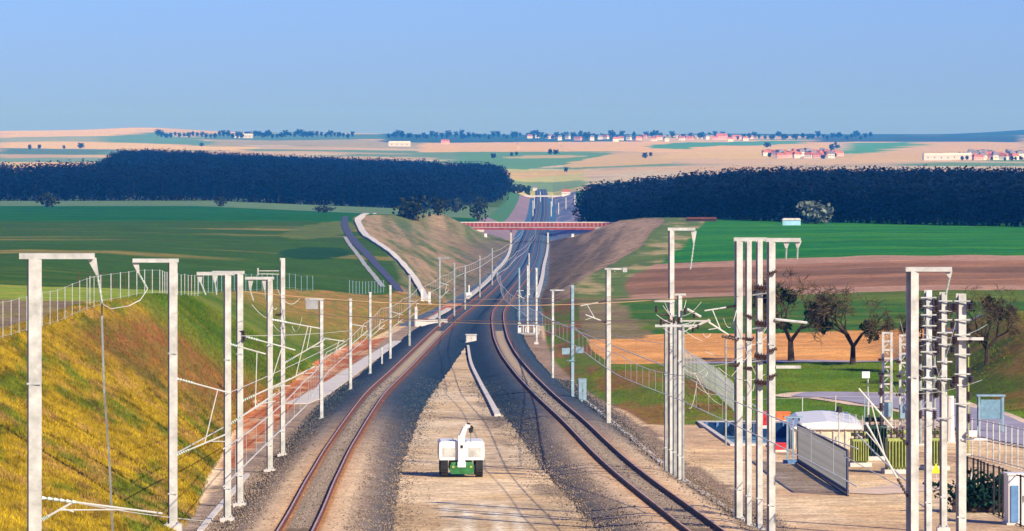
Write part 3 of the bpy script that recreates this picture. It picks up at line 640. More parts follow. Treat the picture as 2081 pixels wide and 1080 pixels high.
# second group (1490..1625)
mast(1501, 1064, 483, 'leftmost of the four tall white masts in the row, arm joining it to its neighbours', 0.34, (1491, 1558), [], [(622, 1432, 632, 690, 1440, 655)], [(1466, 683, 1500, 691), (1480, 743, 1502, 741)], group=gS, rz=0.3, bt=0.15)
mast(1475, 905, 690, 'thin dark post left of the four tall masts, near the sunken basin', 0.1, group=gS, m='steel_d', feet=False)
mast(1521, None, 488, 'second from left of the four tall white masts in the row', 0.26, None, [], [], [(1508, 688, 1530, 690), (1510, 748, 1532, 748), (1510, 638, 1530, 646)], group=gS, D=201, rz=0.3, m='steel')
def gear2(root, U, Z, w):
    for r in (583, 655, 722, 775): MB().cone_stack((U(1532), -0.35, Z(r)), (U(1560), -0.35, Z(r+4)), 0.18, 5).build('insulator', M['brownins'], root)
    for r in (600, 668, 735): MB().tube((U(1528), -0.35, Z(r)), (U(1565), -0.35, Z(r-6)), 0.04).build('connector_rod', M['steel_d'], root)
mast(1543, None, 487, 'cream mast with a ladder of dark insulators, third in the row of four', 0.27, None, group=gS, D=199, rz=0.3, extra=gear2, m='steel')
def gear3(root, U, Z, w):
    mb = MB(); mb.box((U(1602), -0.1, Z(746)), (1.1, 0.12, 0.13)); mb.build('short_arm', M['steel'], root)
    MB().tube((U(1575), -0.2, Z(649)), (U(1640), -0.2, Z(656)), 0.06).build('earthing_arm', M['steel_b'], root)
    for r in (558, 715, 768): MB().cone_stack((U(1558), -0.3, Z(r)), (U(1578), -0.3, Z(r-7)), 0.11, 4).build('insulator', M['brownins'], root)
mast(1567, None, 484, 'rightmost of the four tall white masts, with a long top arm hung with rods', 0.33, (1556, 1627), [(1598, 490, 1598, 505, 1597, 528), (1622, 490, 1621, 505, 1620, 528)], group=gS, D=194, rz=0.3, extra=gear3, bt=0.15)
# right foreground group
mast(1854, None, 543, 'big cream mast in the right foreground with a top arm and hanging rod', 0.40, (1840, 1934), [(1927, 550, 1930, 565, 1922, 600)], [(905, 1745, 790, 1010, 1760, 860)], group=gS, D=172, rz=0.5, bt=0.15)
def arms(rows, cols_):
    def f(root, U, Z, w):
        for r in rows: MB().tube((U(cols_[0]), -w, Z(r)), (U(cols_[1]), -w, Z(r)), 0.035).build('cross_arm', M['steel_b'], root)
        for r in rows[::2]:
            for q_, e_ in ((0, 22), (1, 18)): MB().cone_stack((U(cols_[q_]), -w, Z(r+4)), (U(cols_[q_]), -w, Z(r+e_)), 0.16, 5).build('insulator', M['brownins'], root)
    return f
mast(1886, None, 590, 'dark weathered mast hung with brown insulators, just right of the big cream mast', 0.30, group=gS, D=196, m='steel_b', extra=arms((605, 622, 640, 662, 690, 715, 745, 768, 790, 830), (1870, 1902)))
mast(1917, None, 594, 'white mast with rusty clutter at its foot, middle one of the right three', 0.30, group=gS, D=200, m='steel', extra=arms((612, 632, 650, 676, 700, 735, 770, 850), (1903, 1934)))
def lamp(root, U, Z, w):
    arms((612, 650, 680, 720, 760, 820), (1938, 1970))(root, U, Z, w)
    mb = MB(); mb.box((U(1975), -w, Z(880)), (0.35, 0.3, 0.25)); mb.tube((0, -w*0.6, Z(893)), (U(2005), -w, Z(893)), 0.05); mb.build('camera_arm', M['white'], root)
    mb = MB(); mb.box((U(1970), -0.4, Z(688)), (1.1, 0.1, 0.12)); mb.build('upper_arm', M['concrete'], root)
mast(1953, None, 597, 'white mast with camera arm and curly wires, rightmost of the right three', 0.38, group=gS, D=186, m='steel', extra=lamp)

# ------------------------------------------------------------------ wires
def wire(name, pts, r, label, m='wire', cat='wire', grp=None):
    o = Vector(pts[0]); root = MB().path([Vector(p)-o for p in pts], r, 4).build(name, M[m]); root.location = o
    return tag(root, label, cat, grp)
def sag(a, b, s, n=14): return [Vector(a).lerp(Vector(b), t/n)-Vector((0, 0, 4*s*(t/n)*(1-t/n))) for t in range(n+1)]
def overhead(tab, label, Dl, dx=0.0):
    """contact wire, sagging carrier wire and droppers over one track"""
    P = lambda q, h: Vector((float(cl(tab, q)[0])+dx, q, CZ-formH(q)+h))
    o = P(Dl[0], 0); root = empty('overhead_line', o, 0, label, 'overhead line', 'overhead lines above the tracks')
    cw = MB(); mw = MB(); dr = MB()
    for i, (a, b) in enumerate(zip(Dl[:-1], Dl[1:])):
        s_ = 0.18 if i % 2 else -0.18; n = 10; pc = []; pm_ = []
        for k in range(n+1):
            t = k/n; q = a+(b-a)*t; off = Vector((s_*(1-2*t), 0, 0))
            pc.append(P(q, 5.7)+off-o); pm_.append(P(q, 6.9-3.2*0.3*t*(1-t))+off-o)
        cw.path(pc, 0.023 if q < 700 else 0.035); mw.path(pm_, 0.021 if q < 700 else 0.03)
        for k in range(1, n):
            if i < 10: MB().tube(pc[k], pm_[k], 0.012, n=3).build('dropper', M['wire'], root)
    cw.build('contact_wire', M['wire'], root); mw.build('carrier_wire', M['wire'], root)
Dl = [140, 200, 253, 318, 363, 400, 450, 520, 600, 700, 820, 950, 1100, 1300, 1500]
overhead(LTK, 'overhead contact and carrier wires running above the left track', Dl)
overhead(RTK, 'overhead contact and carrier wires running above the right track', [140, 205, 247, 305, 350, 400, 450, 520, 600, 700, 820, 950, 1100, 1300, 1500])
gc = 'feeder cables crossing high above both tracks'
for a, b, la, da, db, s_, r in [((575, 601), (1364, 599), 'highest of the thin orange cables crossing above both tracks', 269, 247, 0.25, 0.017),
        ((548, 606), (1501, 603), 'second highest orange cable crossing above both tracks', 253, 205, 0.3, 0.017),
        ((487, 592), (1381, 606), 'orange cable starting highest on the left, crossing above both tracks', 215, 247, 0.55, 0.016),
        ((653, 640), (1364, 650), 'lower thick orange cable crossing above both tracks', 318, 247, 0.25, 0.034),
        ((574, 632), (1381, 655), 'lower orange cable drawn from the plain white mast to the middle group', 269, 247, 0.4, 0.022)]:
    wire('feeder_cable', sag(A(*a, da), A(*b, db), s_), r, la, 'copper', 'cable', gc)
ga = 'diagonal anchor wires at the masts'
for a, da, b, db, la, r in [((487, 683), 213, (712, 672), 363, 'pale wire running from the twin masts to the grey masts by the left track', 0.02),
        ((351, 925), 200, (574, 795), 269, 'low pale wire slanting up from the second left mast to the plain white mast', 0.03),
        ((462, 800), 206, (700, 690), 340, 'pale wire slanting up between the left mast group and the grey masts', 0.02),
        ((100, 1012), 152, (430, 1060), 205, 'thin wire near the bottom left corner between the first two masts', 0.02),
        ((1100, 640), 480, (1353, 745), 250, 'pale wire slanting down from the junction to the middle mast group', 0.035),
        ((1381, 700), 247, (1560, 845), 200, 'pale wire slanting down from the middle group behind the four tall masts', 0.025),
        ((1392, 742), 247, (1850, 1000), 175, 'upper of the long pale wires slanting down to the big cream mast', 0.02),
        ((1740, 880), 200, (1852, 985), 173, 'short double wire ending low on the big cream mast', 0.035),
        ((1120, 655), 450, (1353, 700), 250, 'grey wire slanting from the grey mast to the middle group', 0.02)]:
    wire('anchor_wire', sag(A(*a, da), A(*b, db), 0.1), r, la, 'wire', 'wire', ga)
rj = random.Random(21)
def jumpers(n, box, D0, label, grp, m='wire'):
    for _ in range(n):
        x0, x1 = sorted((rj.uniform(box[0], box[2]), rj.uniform(box[0], box[2]))); y0, y1 = rj.uniform(box[1], box[3]), rj.uniform(box[1], box[3])
        a, b = A(x0, y0, D0+rj.uniform(-1, 1)), A(x1+8, y1, D0+rj.uniform(-1, 1)); wire('jumper_wire', sag(a, b, rj.uniform(0.15, 0.6), 8), 0.016, label, m, 'wire', grp)
jumpers(7, (1330, 610, 1440, 700), 246, 'thin curved jumper wire among the switch gear of the middle mast group', 'jumper wires, middle group')
jumpers(5, (1350, 740, 1480, 830), 243, 'thin stay wire low on the middle mast group', 'stay wires, middle group')
jumpers(9, (1430, 620, 1570, 780), 200, 'thin curved jumper wire between the insulators of the four tall masts', 'jumper wires, tall mast row')
jumpers(10, (1780, 640, 2000, 900), 190, 'thin curved jumper wire among the right foreground masts', 'jumper wires, right foreground', 'steel_d')
jumpers(5, (500, 560, 640, 680), 260, 'thin loop of wire at the arms of the left mast group', 'loop wires, left group')
wire('hanging_cable', sag(A(207, 615, 150), A(207, 640, 151), 0, 2)+[A(212, 800, 151), A(222, 930, 152), A(230, 1100, 153)], 0.045, 'thin grey cable hanging from the nearest left mast in front of the grass', 'steel_d', 'cable')
wire('hanging_cable', [A(300, 588, 200), A(285, 610, 200), A(262, 622, 199), A(225, 628, 190), A(208, 618, 152)], 0.022, 'pale loop of cable between the arms of the two left masts', 'wire', 'cable')

# ------------------------------------------------------------------ overbridge
bD = 1600; bx0, bx1 = (912-CX)/F*bD, (1258-CX)/F*bD; zT = CZ-(452-HY)/F*bD; zB = CZ-(467-HY)/F*bD
br_ = empty('road_bridge', (12.5*0+(bx0+bx1)/2, bD, CZ-formH(bD)), 0, 'long low overbridge with dark red parapet across the railway cutting', 'bridge')
o = br_.location; Lb = bx1-bx0
MB().box((0, 0, (zB+0.55)-o.z), (Lb, 8.4, 0.9)).build('deck', M['concrete_g'], br_)
MB().box((0, -4.33, zB+0.35-o.z), (Lb*0.72, 0.24, 0.7)).build('girder', M['bridge_red'], br_)
for s_ in (-1, 1):
    mb = MB(); mb.box((0, s_*4.1, zB+1.75-o.z), (Lb, 0.1, 1.4)); p_ = mb.build('parapet', M['bridge_red'], br_)
    mb = MB(); mb.box((0, s_*4.1, zT-0.06-o.z), (Lb, 0.26, 0.16)); mb.build('handrail', M['concrete'], p_)
    mb = MB()
    for k in range(43): mb.box((-Lb/2+0.5+k*(Lb-1)/42, s_*4.1-0.12, zB+1.7-o.z), (0.16, 0.12, 1.42))
    mb.build('parapet_post', M['steel_b'], p_)
for pxx in (1038.5, 1113.5):
    X_ = (pxx-CX)/F*bD-o.x
    for yy in (-2.6, 2.6): MB().box((X_, yy, (zB+0.1-o.z-0.6)/2), (0.55, 1.1, zB+0.1-o.z+0.6)).build('pier', M['concrete'], br_)
for x0_, x1_ in ((950, 984), (1207, 1245)):
    a, b = (x0_-CX)/F*bD-o.x, (x1_-CX)/F*bD-o.x
    MB().box(((a+b)/2, -3.6, zB-0.32-o.z), (b-a, 2.2, 0.75)).build('abutment', M['concrete'], br_)
for pxx, la in ((987, 'small white box on the left bank under the overbridge'), (1164, 'small white box on the right bank under the overbridge')):
    p = G(pxx, 482); r_ = empty('marker_box', p, 0, la, 'box'); MB().box((0, 0, 0.5), (0.95, 0.7, 1.2), taper=0.9).build('casing', M['white'], r_); MB().box((0, 0, 1.15), (1.1, 0.8, 0.1)).build('lid', M['concrete'], r_)
# far overbridge and site clutter behind
fb = empty('road_bridge', (17.5, 2900, CZ-42.2), 0, 'tiny pale far bridge crossing the railway beyond the red one', 'bridge')
MB().box((0, 0, 1.3), (34, 7, 0.9)).build('deck', M['concrete'], fb)
for s_ in (-7.5, 7.5): MB().box((s_, 0, 0.2), (0.8, 5, 1.6)).build('pier', M['concrete'], fb)

# ------------------------------------------------------------------ lift machine on the median
p = G(937, 968); mc = empty('crane_truck', p, math.radians(3), 'white and green wheeled machine with a short crane boom, parked on the sandy median', 'work machine')
MB().box((0, 0.3, 0.62), (1.3, 3.2, 0.5), taper=0.92).box((0, -1.28, 0.5), (1.34, 0.12, 0.42)).box((0, -1.36, 0.26), (1.2, 0.06, 0.07)).build('chassis', M['green'], mc)
for sx in (-1, 1):
    for sy in (-0.85, 1.5):
        mb = MB(); mb.tube((sx*0.78, sy, 0.5), (sx*1.17, sy, 0.5), 0.5, 0.47, 20)
        for k in range(20):
            a = 2*math.pi*k/20; mb.box((sx*0.98, sy+0.49*math.cos(a), 0.5+0.49*math.sin(a)), (0.38, 0.05, 0.05))
        w_ = mb.build('wheel', M['black'], mc); MB().tube((sx*1.12, sy, 0.5), (sx*1.19, sy, 0.5), 0.26, 0.2, 14).build('hub', M['green'], w_)
    mb = MB(); mb.prism([(-0.52, 0.98), (0.52, 0.98), (0.56, 1.2), (0.54, 1.95), (0.44, 2.03), (-0.44, 2.03), (-0.54, 1.95), (-0.56, 1.2)], -1.1, 1.5)
    for i, v in enumerate(mb.v): mb.v[i] = (v[0]+sx*0.72, v[1], v[2])
    h_ = mb.build('side_housing', M['white'], mc)
    MB().box((sx*0.72, -1.115, 1.42), (0.7, 0.02, 0.5)).build('access_panel', M['steel'], h_)
    MB().box((sx*0.5, -1.36, 0.62), (0.14, 0.05, 0.12)).build('headlight', M['olive'], mc)
mb = MB(); mb.box((-0.02, -1.15, 1.5), (0.38, 0.36, 1.75)); mb.box((-0.02, -1.15, 0.75), (0.46, 0.44, 0.3)); bo = mb.build('boom', M['white'], mc)
MB().box((-0.02, -1.34, 1.75), (0.14, 0.03, 0.17)).build('slot', M['black'], bo)
mb = MB(); mb.tube((-0.02, -1.15, 2.3), (0.2, -1.1, 2.85), 0.18, 0.15, 8); mb.tube((0.2, -1.1, 2.85), (0.46, -1.1, 2.86), 0.15, 0.12, 8); mb.build('boom_head', M['white'], mc)
mb = MB(); mb.tube((0.4, -1.1, 2.72), (0.62, -1.1, 2.86), 0.13, 0.1, 8); mb.box((0.5, -1.1, 2.62), (0.22, 0.2, 0.2)); mb.tube((0.46, -1.1, 3.0), (0.3, -1.1, 3.05), 0.06); pul = mb.build('pulley', M['black'], mc)
MB().tube((0.5, -1.1, 2.6), (0.5, -1.1, 2.02), 0.035).build('hoist_rope', M['steel_d'], mc)
MB().tube((-0.5, -0.9, 2.02), (-0.5, -0.9, 2.22), 0.05).build('exhaust', M['steel_d'], mc)

# ------------------------------------------------------------------ small trackside things
def cabinet(px, row, w, h, dp, label, m='steel_b', name='equipment_cabinet', cat='cabinet', legs=False):
    p = G(px, row); r = empty(name, p, 0.1, label, cat); lz = 0.35 if legs else 0.12
    MB().box((0, 0, lz/2-0.05), (w*1.15, dp*1.15, lz+0.1)).build('plinth', M['concrete'], r)
    MB().box((0, 0, lz+h/2), (w, dp, h)).build('casing', M[m], r)
    MB().box((0, 0, lz+h+0.04), (w*1.1, dp*1.15, 0.08)).build('lid', M[m], r)
    d_ = MB().box((-w*0.24, -dp/2-0.012, lz+h/2), (w*0.44, 0.02, h*0.86)).box((w*0.24, -dp/2-0.012, lz+h/2), (w*0.44, 0.02, h*0.86)).build('door', M[m], r)
    MB().box((w*0.05, -dp/2-0.04, lz+h/2), (0.03, 0.03, h*0.14)).build('handle', M['black'], d_)
    return r
cabinet(1183, 818, 0.62, 1.65, 0.5, 'pale blue cabinet beside the blue grey mast at the right track', 'bluesteel')
cabinet(957, 697, 1.15, 0.75, 0.9, 'beige cabinet at the tip of the sandy median', 'concrete')
p = G(1074, 684); eq = empty('point_machine', p, 0, 'low white railing and boxes on a platform right of the junction', 'equipment')
MB().box((0, 0, 0.35), (2.5, 1.5, 0.2)).build('platform', M['concrete_g'], eq)
for q in (-0.95, -0.15, 0.85): MB().box((q, -0.2, 0.75), (0.42, 0.5, 0.55)).build('box', M['white'], eq)
mb = MB()
for q in np.linspace(-1.2, 1.2, 5): mb.tube((q, -0.7, 0.3), (q, -0.7, 1.3), 0.04)
mb.tube((-1.2, -0.7, 1.3), (1.2, -0.7, 1.3), 0.04); mb.build('railing', M['white'], eq)
p = G(868, 664); hw = empty('culvert_headwall', p, 0.3, 'white concrete headwall with railings left of the junction', 'culvert')
MB().box((0.5, 0, 0.4), (4.2, 0.5, 1.0)).build('wall', M['concrete'], hw)
MB().box((-1.5, 0, 1.2), (0.35, 0.4, 2.6)).build('end_post', M['concrete'], hw)
MB().box((-0.3, -0.6, -0.1), (1.5, 0.8, 0.5)).build('apron', M['concrete'], hw)
drain('cable_trough', pp([(872, 655), (892, 642), (912, 630)]), 0.3, 'short white kerb rising right from the culvert headwall', thick=0.3)
p = G(953, 604); mk = empty('marker_board', p, 0, 'little white marker on a post at the foot of the left cutting', 'marker'); MB().tube((0, 0, 0), (0, 0, 2.0), 0.12).build('post', M['white'], mk); MB().box((0, 0, 0.4), (0.9, 0.3, 0.7)).build('board', M['white'], mk)
for px_, rw, la in ((858, 612, 'left one of two white posts at the lower end of the white drain'), (873, 618, 'right one of two white posts at the lower end of the white drain')):
    p = G(px_, rw); r_ = empty('concrete_post', p, 0, la, 'post'); MB().box((0, 0, 0.9), (0.34, 0.3, 1.9)).build('post', M['white'], r_); MB().box((0, 0, 0.02), (0.6, 0.5, 0.15)).build('foot', M['concrete'], r_)

# ------------------------------------------------------------------ fences
def fence(pts, h, sp, label, m='steel_b', r=0.03, rails=(0.1, 0.5, 0.98), mesh=None, grp='wire fences', name='wire_fence', wr=0.012, cant=0.0):
    P = [on(a, b) for a, b in pts]; o = P[0]; root = empty(name, o, 0, label, 'fence', grp)
    L = [0]
    for a, b in zip(P[:-1], P[1:]): L.append(L[-1]+(b-a).length)
    n = max(2, int(L[-1]/sp)); tops = []
    for k in range(n+1):
        t = L[-1]*k/n; X_ = np.interp(t, L, [q.x for q in P]); D_ = np.interp(t, L, [q.y for q in P]); g = on(X_, D_)-o
        tops.append(g)
        if k < 100:
            pb = MB(); pb.tube((0, 0, -0.2), (0, 0, h), r, r, 6)
            if cant: pb.tube((0, 0, h), (cant, 0, h+abs(cant)), r*0.8, r*0.6, 5)
            q = pb.build('post', M[m], root); q.location = g
    mb = MB()
    for f in rails:
        mb.path([g+Vector((0, 0, h*f)) for g in tops], wr, 4)
    mb.build('rail_wires', M[m], root)
    if mesh:
        mb = MB()
        for a, b in zip(tops[:-1], tops[1:]):
            k = max(2, int((b-a).length/mesh))
            for j in range(1, k):
                c = a.lerp(b, j/k); mb.tube(c+Vector((0, 0, 0.05)), c+Vector((0, 0, h*0.97)), wr*0.35, n=3)
        mb.build('mesh_wires', M[m], root)
    return root
fl = [hit(a, b)[:2] for a, b in ((-60, 706), (0, 690), (70, 668), (140, 645), (205, 622))]
fence(fl, 2.1, 3.6, 'tall grey post and mesh fence along the crest of the near left grass slope', 'steel_b', 0.024, (0.05, 0.97), None)
fence([(-28.6, 300), (-28.2, 316), (-28.0, 335), (-27.8, 350)]+[(-29.5, 385), (-30.5, 430)], 2.0, 6.0, 'grey fence behind the arms of the two nearest masts, beyond the slope crest', 'steel_b', 0.035, (0.1, 0.97), None)
fence([(-31.5, 445), (-31.5, 500), (-29.5, 560), (-27, 600)], 2.0, 7.0, 'bluish fence beyond the left mast group at the field edge', 'bluesteel', 0.04, (0.1, 0.97), None)
fence([(-23.5, 640), (-20, 690)], 1.9, 4.5, 'faint bluish fence on the far mound where the footpath ends', 'bluesteel', 0.045, (0.1, 0.97), None)
fence([(-47, 480), (-40, 476), (-33, 474)], 1.7, 1.5, 'brown wooden fence line behind the light green strip', 'twig', 0.06, (0.3, 0.6, 0.95), 0.3)
fence(pp([(1392, 760), (1420, 775), (1455, 800), (1490, 835)]), 2.0, 1.4, 'bluish grey mesh fence on the grass between the middle and right mast groups', 'steel_b', 0.03, (0.1, 0.5, 0.97), None)
fence([(15.5, 306.5), (21, 306.5), (27, 306.5)], 1.9, 2.0, 'thin fence behind the sunken blue basin', 'steel_b', 0.035, (0.1, 0.97))
fence(pp([(1975, 930), (2000, 935), (2040, 945), (2081, 956), (2120, 966)]), 2.4, 1.7, 'tall pale railing fence in front of the road on the right', 'steel_b', 0.045, (0.05, 0.55, 0.97), None, wr=0.03)
fence(pp([(1700, 905), (1790, 925), (1890, 938)]), 2.2, 1.6, 'thin mesh fence at the back of the switch yard', 'steel_b', 0.03, (0.1, 0.5, 0.97), 0.25)
# dark fence
pf = pp([(1966, 1025), (1984, 1030), (2005, 1042), (2030, 1050), (2052, 1062), (2085, 1075)])
fence(pf, 2.4, 1.5, 'black post fence in front of the white cabinet at the lower right corner', 'black', 0.05, (0.03, 0.97), None, wr=0.03)
a, b = on(*pf[0]), on(*pf[-1]); hd = empty('hedge', (a+b)/2+Vector((0, 2.5, 0)), 0, 'dark clipped screen behind the black post fence', 'hedge')
# sliding gate
g0, g1 = G(1622, 944), G(1722, 1008); gt = empty('sliding_gate', g1, math.atan2((g0-g1).y, (g0-g1).x), 'tall dark slatted sliding gate standing open on the sandy yard', 'gate'); Lg = (Vector((g0.x, g0.y, 0))-Vector((g1.x, g1.y, 0))).length; dzg = g0.z-g1.z
slat = lambda t: dzg*t/Lg
mb = MB(); mb.tube((0, 0, 0.25), (Lg, 0, 0.25+dzg), 0.10); mb.tube((0, 0, 2.35), (Lg, 0, 2.35+dzg), 0.06); mb.tube((0, 0, 0.12), (0, 0, 2.4), 0.07); mb.tube((Lg, 0, 0.12+dzg), (Lg, 0, 2.4+dzg), 0.07); mb.build('gate_frame', M['asphalt_d'], gt)
MB().tube((-0.5, 0, 0.04), (Lg+2, 0, 0.04+dzg), 0.06).build('ground_rail', M['asphalt_d'], gt)
ns = 100
for k in range(10): q = MB().box((0, 0.05, 1.2), (0.16, 0.1, 2.35)).build('upright', M['steel_b'], gt); q.location = ((k+0.5)/10*Lg, -0.1, 0.1+slat((k+0.5)/10*Lg))
for k in range(70):
    t = (k+0.5)/70*Lg; q = MB().box((0, 0, 1.15), (Lg/70*0.5, 0.03, 2.3)).build('slat', M['steel_d'], gt); q.location = (t, 0, 0.1+slat(t))
gp = empty('gate_post_frame', G(1612, 942), 0, 'blue portal frame guiding the far end of the sliding gate', 'gate frame')
for q in (-0.35, 0.0, 0.35): MB().box((q, 0.3*q, 1.35), (0.11, 0.13, 2.7)).build('upright', M['bluesteel'], gp)
MB().box((0, 0, 0.1), (1.2, 0.6, 0.2)).build('base', M['blue'], gp); MB().box((0, 0, 2.74), (1.1, 0.4, 0.08)).build('cross_bar', M['bluesteel'], gp)

# ------------------------------------------------------------------ sunken basin
P4 = [Vector((a, b, CZ-float(ter(a, b)[0]))) for a, b in BAS]; o = sum(P4, Vector())/4
bs = empty('water_basin', o, 0, 'sunken basin with dark blue lining, pale water and light coping, in the sandy yard', 'basin')
inn = []; cen = o
for q in P4: inn.append(q+(cen-q)*0.06)
mb = MB(); out_ = [q+(q-cen).normalized()*0.9 for q in P4]
for k in range(4):
    a, b, c, d_ = out_[k], out_[(k+1) % 4], inn[(k+1) % 4], inn[k]; up = Vector((0, 0, 0.12))
    mb.add([a+up-o, b+up-o, c+up-o, d_+up-o, a-o-up, b-o-up, c-o-up, d_-o-up], [(0, 1, 2, 3), (0, 4, 5, 1), (3, 2, 6, 7)])
mb.build('coping', M['concrete'], bs)
mb = MB(); low = [q+(cen-q)*0.12-Vector((0, 0, 1.6)) for q in P4]
for k in range(4): mb.add([inn[k]-o+Vector((0, 0, 0.10)), inn[(k+1) % 4]-o+Vector((0, 0, 0.10)), low[(k+1) % 4]-o, low[k]-o], [(0, 3, 2, 1)])
mb.add([q-o for q in low], [(0, 1, 2, 3)]); mb.build('lining', M['navy'], bs)
wz = min(q.z for q in P4)-0.75; mb = MB(); w4 = [Vector((q.x, q.y, wz)) for q in [q+(cen-q)*0.085 for q in P4]]; w4[0] = w4[0].lerp(w4[1], 0.22)
mb.add([q-o for q in w4], [(0, 1, 2, 3)]); mb.build('water', M['water'], bs)
for t in np.linspace(0.05, 0.95, 8):
    q = inn[0].lerp(inn[1], t)-o; MB().box((q.x, q.y-0.05, q.z-0.45), (0.16, 0.16, 1.1)).build('wall_rib', M['blue'], bs)
cabinet(1553, 868, 0.7, 0.9, 0.5, 'red box on the far edge of the sunken basin', 'red', 'equipment_box', 'box')
cabinet(1590, 857, 1.0, 0.5, 0.6, 'orange box behind the sunken basin beside the white slab', 'orange', 'equipment_box', 'box')
cabinet(1586, 918, 0.8, 0.35, 0.5, 'low red box at the near corner of the basin by the gate frame', 'red', 'equipment_box', 'box')
# pale heap / slab behind the gate
hp = empty('storage_shelter', G(1676, 905), math.radians(-2), 'low bright white shelter behind the slatted gate', 'shelter')
mb = MB(); mb.prism([(-2.2, 0), (2.2, 0), (2.2, 1.35), (-2.2, 1.35)], -5, 6); mb.build('wall', mat('cream_sheet_wall', (0.62, 0.55, 0.40), 0.8, 0, 0.35, 1.2), hp)
mb = MB(); mb.prism([(-2.35, 1.35), (2.35, 1.35), (1.7, 1.72), (0, 1.86), (-1.7, 1.72)], -5.2, 6.2); mb.build('roof', M['white'], hp)
for q in np.linspace(-1.9, 1.9, 6): MB().box((q, -5.04, 0.7), (0.08, 0.08, 1.3)).build('wall_post', M['steel'], hp)
# ------------------------------------------------------------------ switch yard equipment
def transformer(px, row, label, m, sc_=1.0):
    p = G(px, row); r = empty('transformer', p, 0.1, label, 'transformer', 'electrical gear in the switch yard')
    MB().box((0, 0, 0.1), (1.5*sc_, 1.3, 0.3)).build('plinth', M['concrete'], r)
    MB().box((0, 0, 0.25+0.8*sc_), (1.1*sc_, 0.9, 1.6*sc_)).build('tank', M[m], r)
    for k in range(7): MB().box((-0.5*sc_+k*0.165*sc_, -0.58, 0.25+0.8*sc_), (0.05, 0.25, 1.35*sc_)).build('radiator_fin', M[m], r)
    for q in (-0.3, 0, 0.3): MB().cone_stack((q*sc_, 0, 0.25+1.6*sc_), (q*sc_, 0, 0.25+2.15*sc_), 0.09, 5).build('bushing', M['brownins'], r)
    MB().tube((-0.5*sc_, 0.3, 0.4+1.75*sc_), (0.5*sc_, 0.3, 0.4+1.75*sc_), 0.14, n=10).build('oil_tank', M[m], r)
    return r
transformer(1746, 948, 'olive green transformer left in the switch yard beside the gravel heap', 'olive', 0.85)
transformer(1779, 935, 'dark green transformer in the switch yard behind the slanting wires', 'dkgreen', 1.15)
transformer(1823, 962, 'tall yellow green transformer left of the big cream mast', 'olive', 1.1)
transformer(1900, 955, 'yellow green transformer right of the big cream mast', 'olive', 1.0)
def ladder(px, row, top, wpx, label):
    X, D, H = hit(px, row); pm = F/D; h = (row-top)/pm; w = wpx/pm; r = empty('lattice_tower', (X, D, CZ-H), 0, label, 'tower', 'electrical gear in the switch yard')
    for a in (-1, 1): MB().box((a*w/2, 0, h/2), (0.16, 0.16, h)).build('upright', M['steel'], r)
    n = int(h/0.55)
    for k in range(1, n+1): MB().box((0, 0, k*h/n-0.06), (w, 0.1, 0.12)).build('rung', M['steel'], r)
    mb = MB()
    for k in range(n): mb.tube((-w/2 if k % 2 else w/2, 0.06, k*h/n), (w/2 if k % 2 else -w/2, 0.06, (k+1)*h/n), 0.03)
    mb.build('diagonal_brace', M['steel_b'], r)
    MB().box((0, 0, 0.05), (w*1.6, 0.9, 0.3)).build('foundation', M['concrete'], r)
    for q in (0.45, 0.62, 0.75): MB().cone_stack((-w*1.1, -0.15, h*q), (-w*0.45, -0.15, h*q), 0.13, 4).build('insulator', M['brownins'], r)
    MB().box((0, -0.2, h*0.30), (w*1.1, 0.3, 0.9)).build('switch_cubicle', M['bluesteel'], r)
ladder(1803, 900, 675, 17, 'left one of two ladder like lattice towers behind the switch yard')
ladder(1837, 903, 680, 15, 'right one of two ladder like lattice towers, beside the big cream mast')
def pole(px, row, top, label, r=0.07, m='steel_b', head=None, name='steel_pole'):
    X, D, H = hit(px, row); h = (row-top)*D/F; e = empty(name, (X, D, CZ-H), 0, label, 'pole'); MB().tube((0, 0, -0.1), (0, 0, h), r, r*0.8, 8).build('shaft', M[m], e); MB().box((0, 0, 0.03), (r*5, r*5, 0.12)).build('foot', M['concrete'], e)
    if head == 'lamp': MB().box((-0.15, -0.1, h+0.1), (0.5, 0.3, 0.42)).build('lamp_head', M['white'], e)
    if head == 'ball': MB().tube((0, 0, h), (0, 0, h+0.35), 0.2, 0.15, 10).build('lamp_head', M['black'], e)
    if head == 'gear':
        for q in (0.3, 0.5, 0.72, 0.9): MB().cone_stack((0, -0.16, h*q), (0, -0.16, h*q+0.5), 0.17, 4).build('insulator', M['brownins'], e)
    return e
pole(1764, 900, 765, 'slim lamp pole with a white head in front of the lilac road', 0.05, head='lamp')
pole(1705, 930, 838, 'thin pole with a black ball head beside the slatted gate', 0.05, head='ball')
pole(1790, 905, 765, 'pale post with dark gear left of the ladder towers', 0.10, 'steel', 'gear')
pole(1870, 905, 720, 'grey blue post with dark gear behind the big cream mast', 0.13, 'steel_d', 'gear')
pole(1899, 915, 700, 'post with stacked dark insulators between the right masts', 0.10, 'steel_d', 'gear')
pole(1932, 900, 805, 'stout pale pink post right of the middle mast of the right three', 0.26, 'wall')
pole(1968, 925, 700, 'thin curly wired post behind the rightmost mast', 0.06, 'olive', 'gear')
pole(1973, 1035, 960, 'short white pipe standing right of the rightmost mast', 0.06, 'steel')
pole(1757, 905, 800, 'thin bluish post on the road edge of the switch yard', 0.04, 'bluesteel')
p = G(1902, 975); sg = empty('warning_sign', p, 0, 'yellow triangular warning sign low among the right masts', 'sign'); MB().tube((0, 0, 0), (0, 0, 0.9), 0.03).build('post', M['steel_b'], sg); MB().prism([(-0.3, 0.35), (0.3, 0.35), (0, 0.9)], -0.05, -0.03).build('board', M['yellow'], sg)
lc = cabinet(2072, 1066, 1.25, 2.2, 1.0, 'tall white and blue cabinet at the right edge of the photo', 'white', 'equipment_cabinet', 'cabinet')
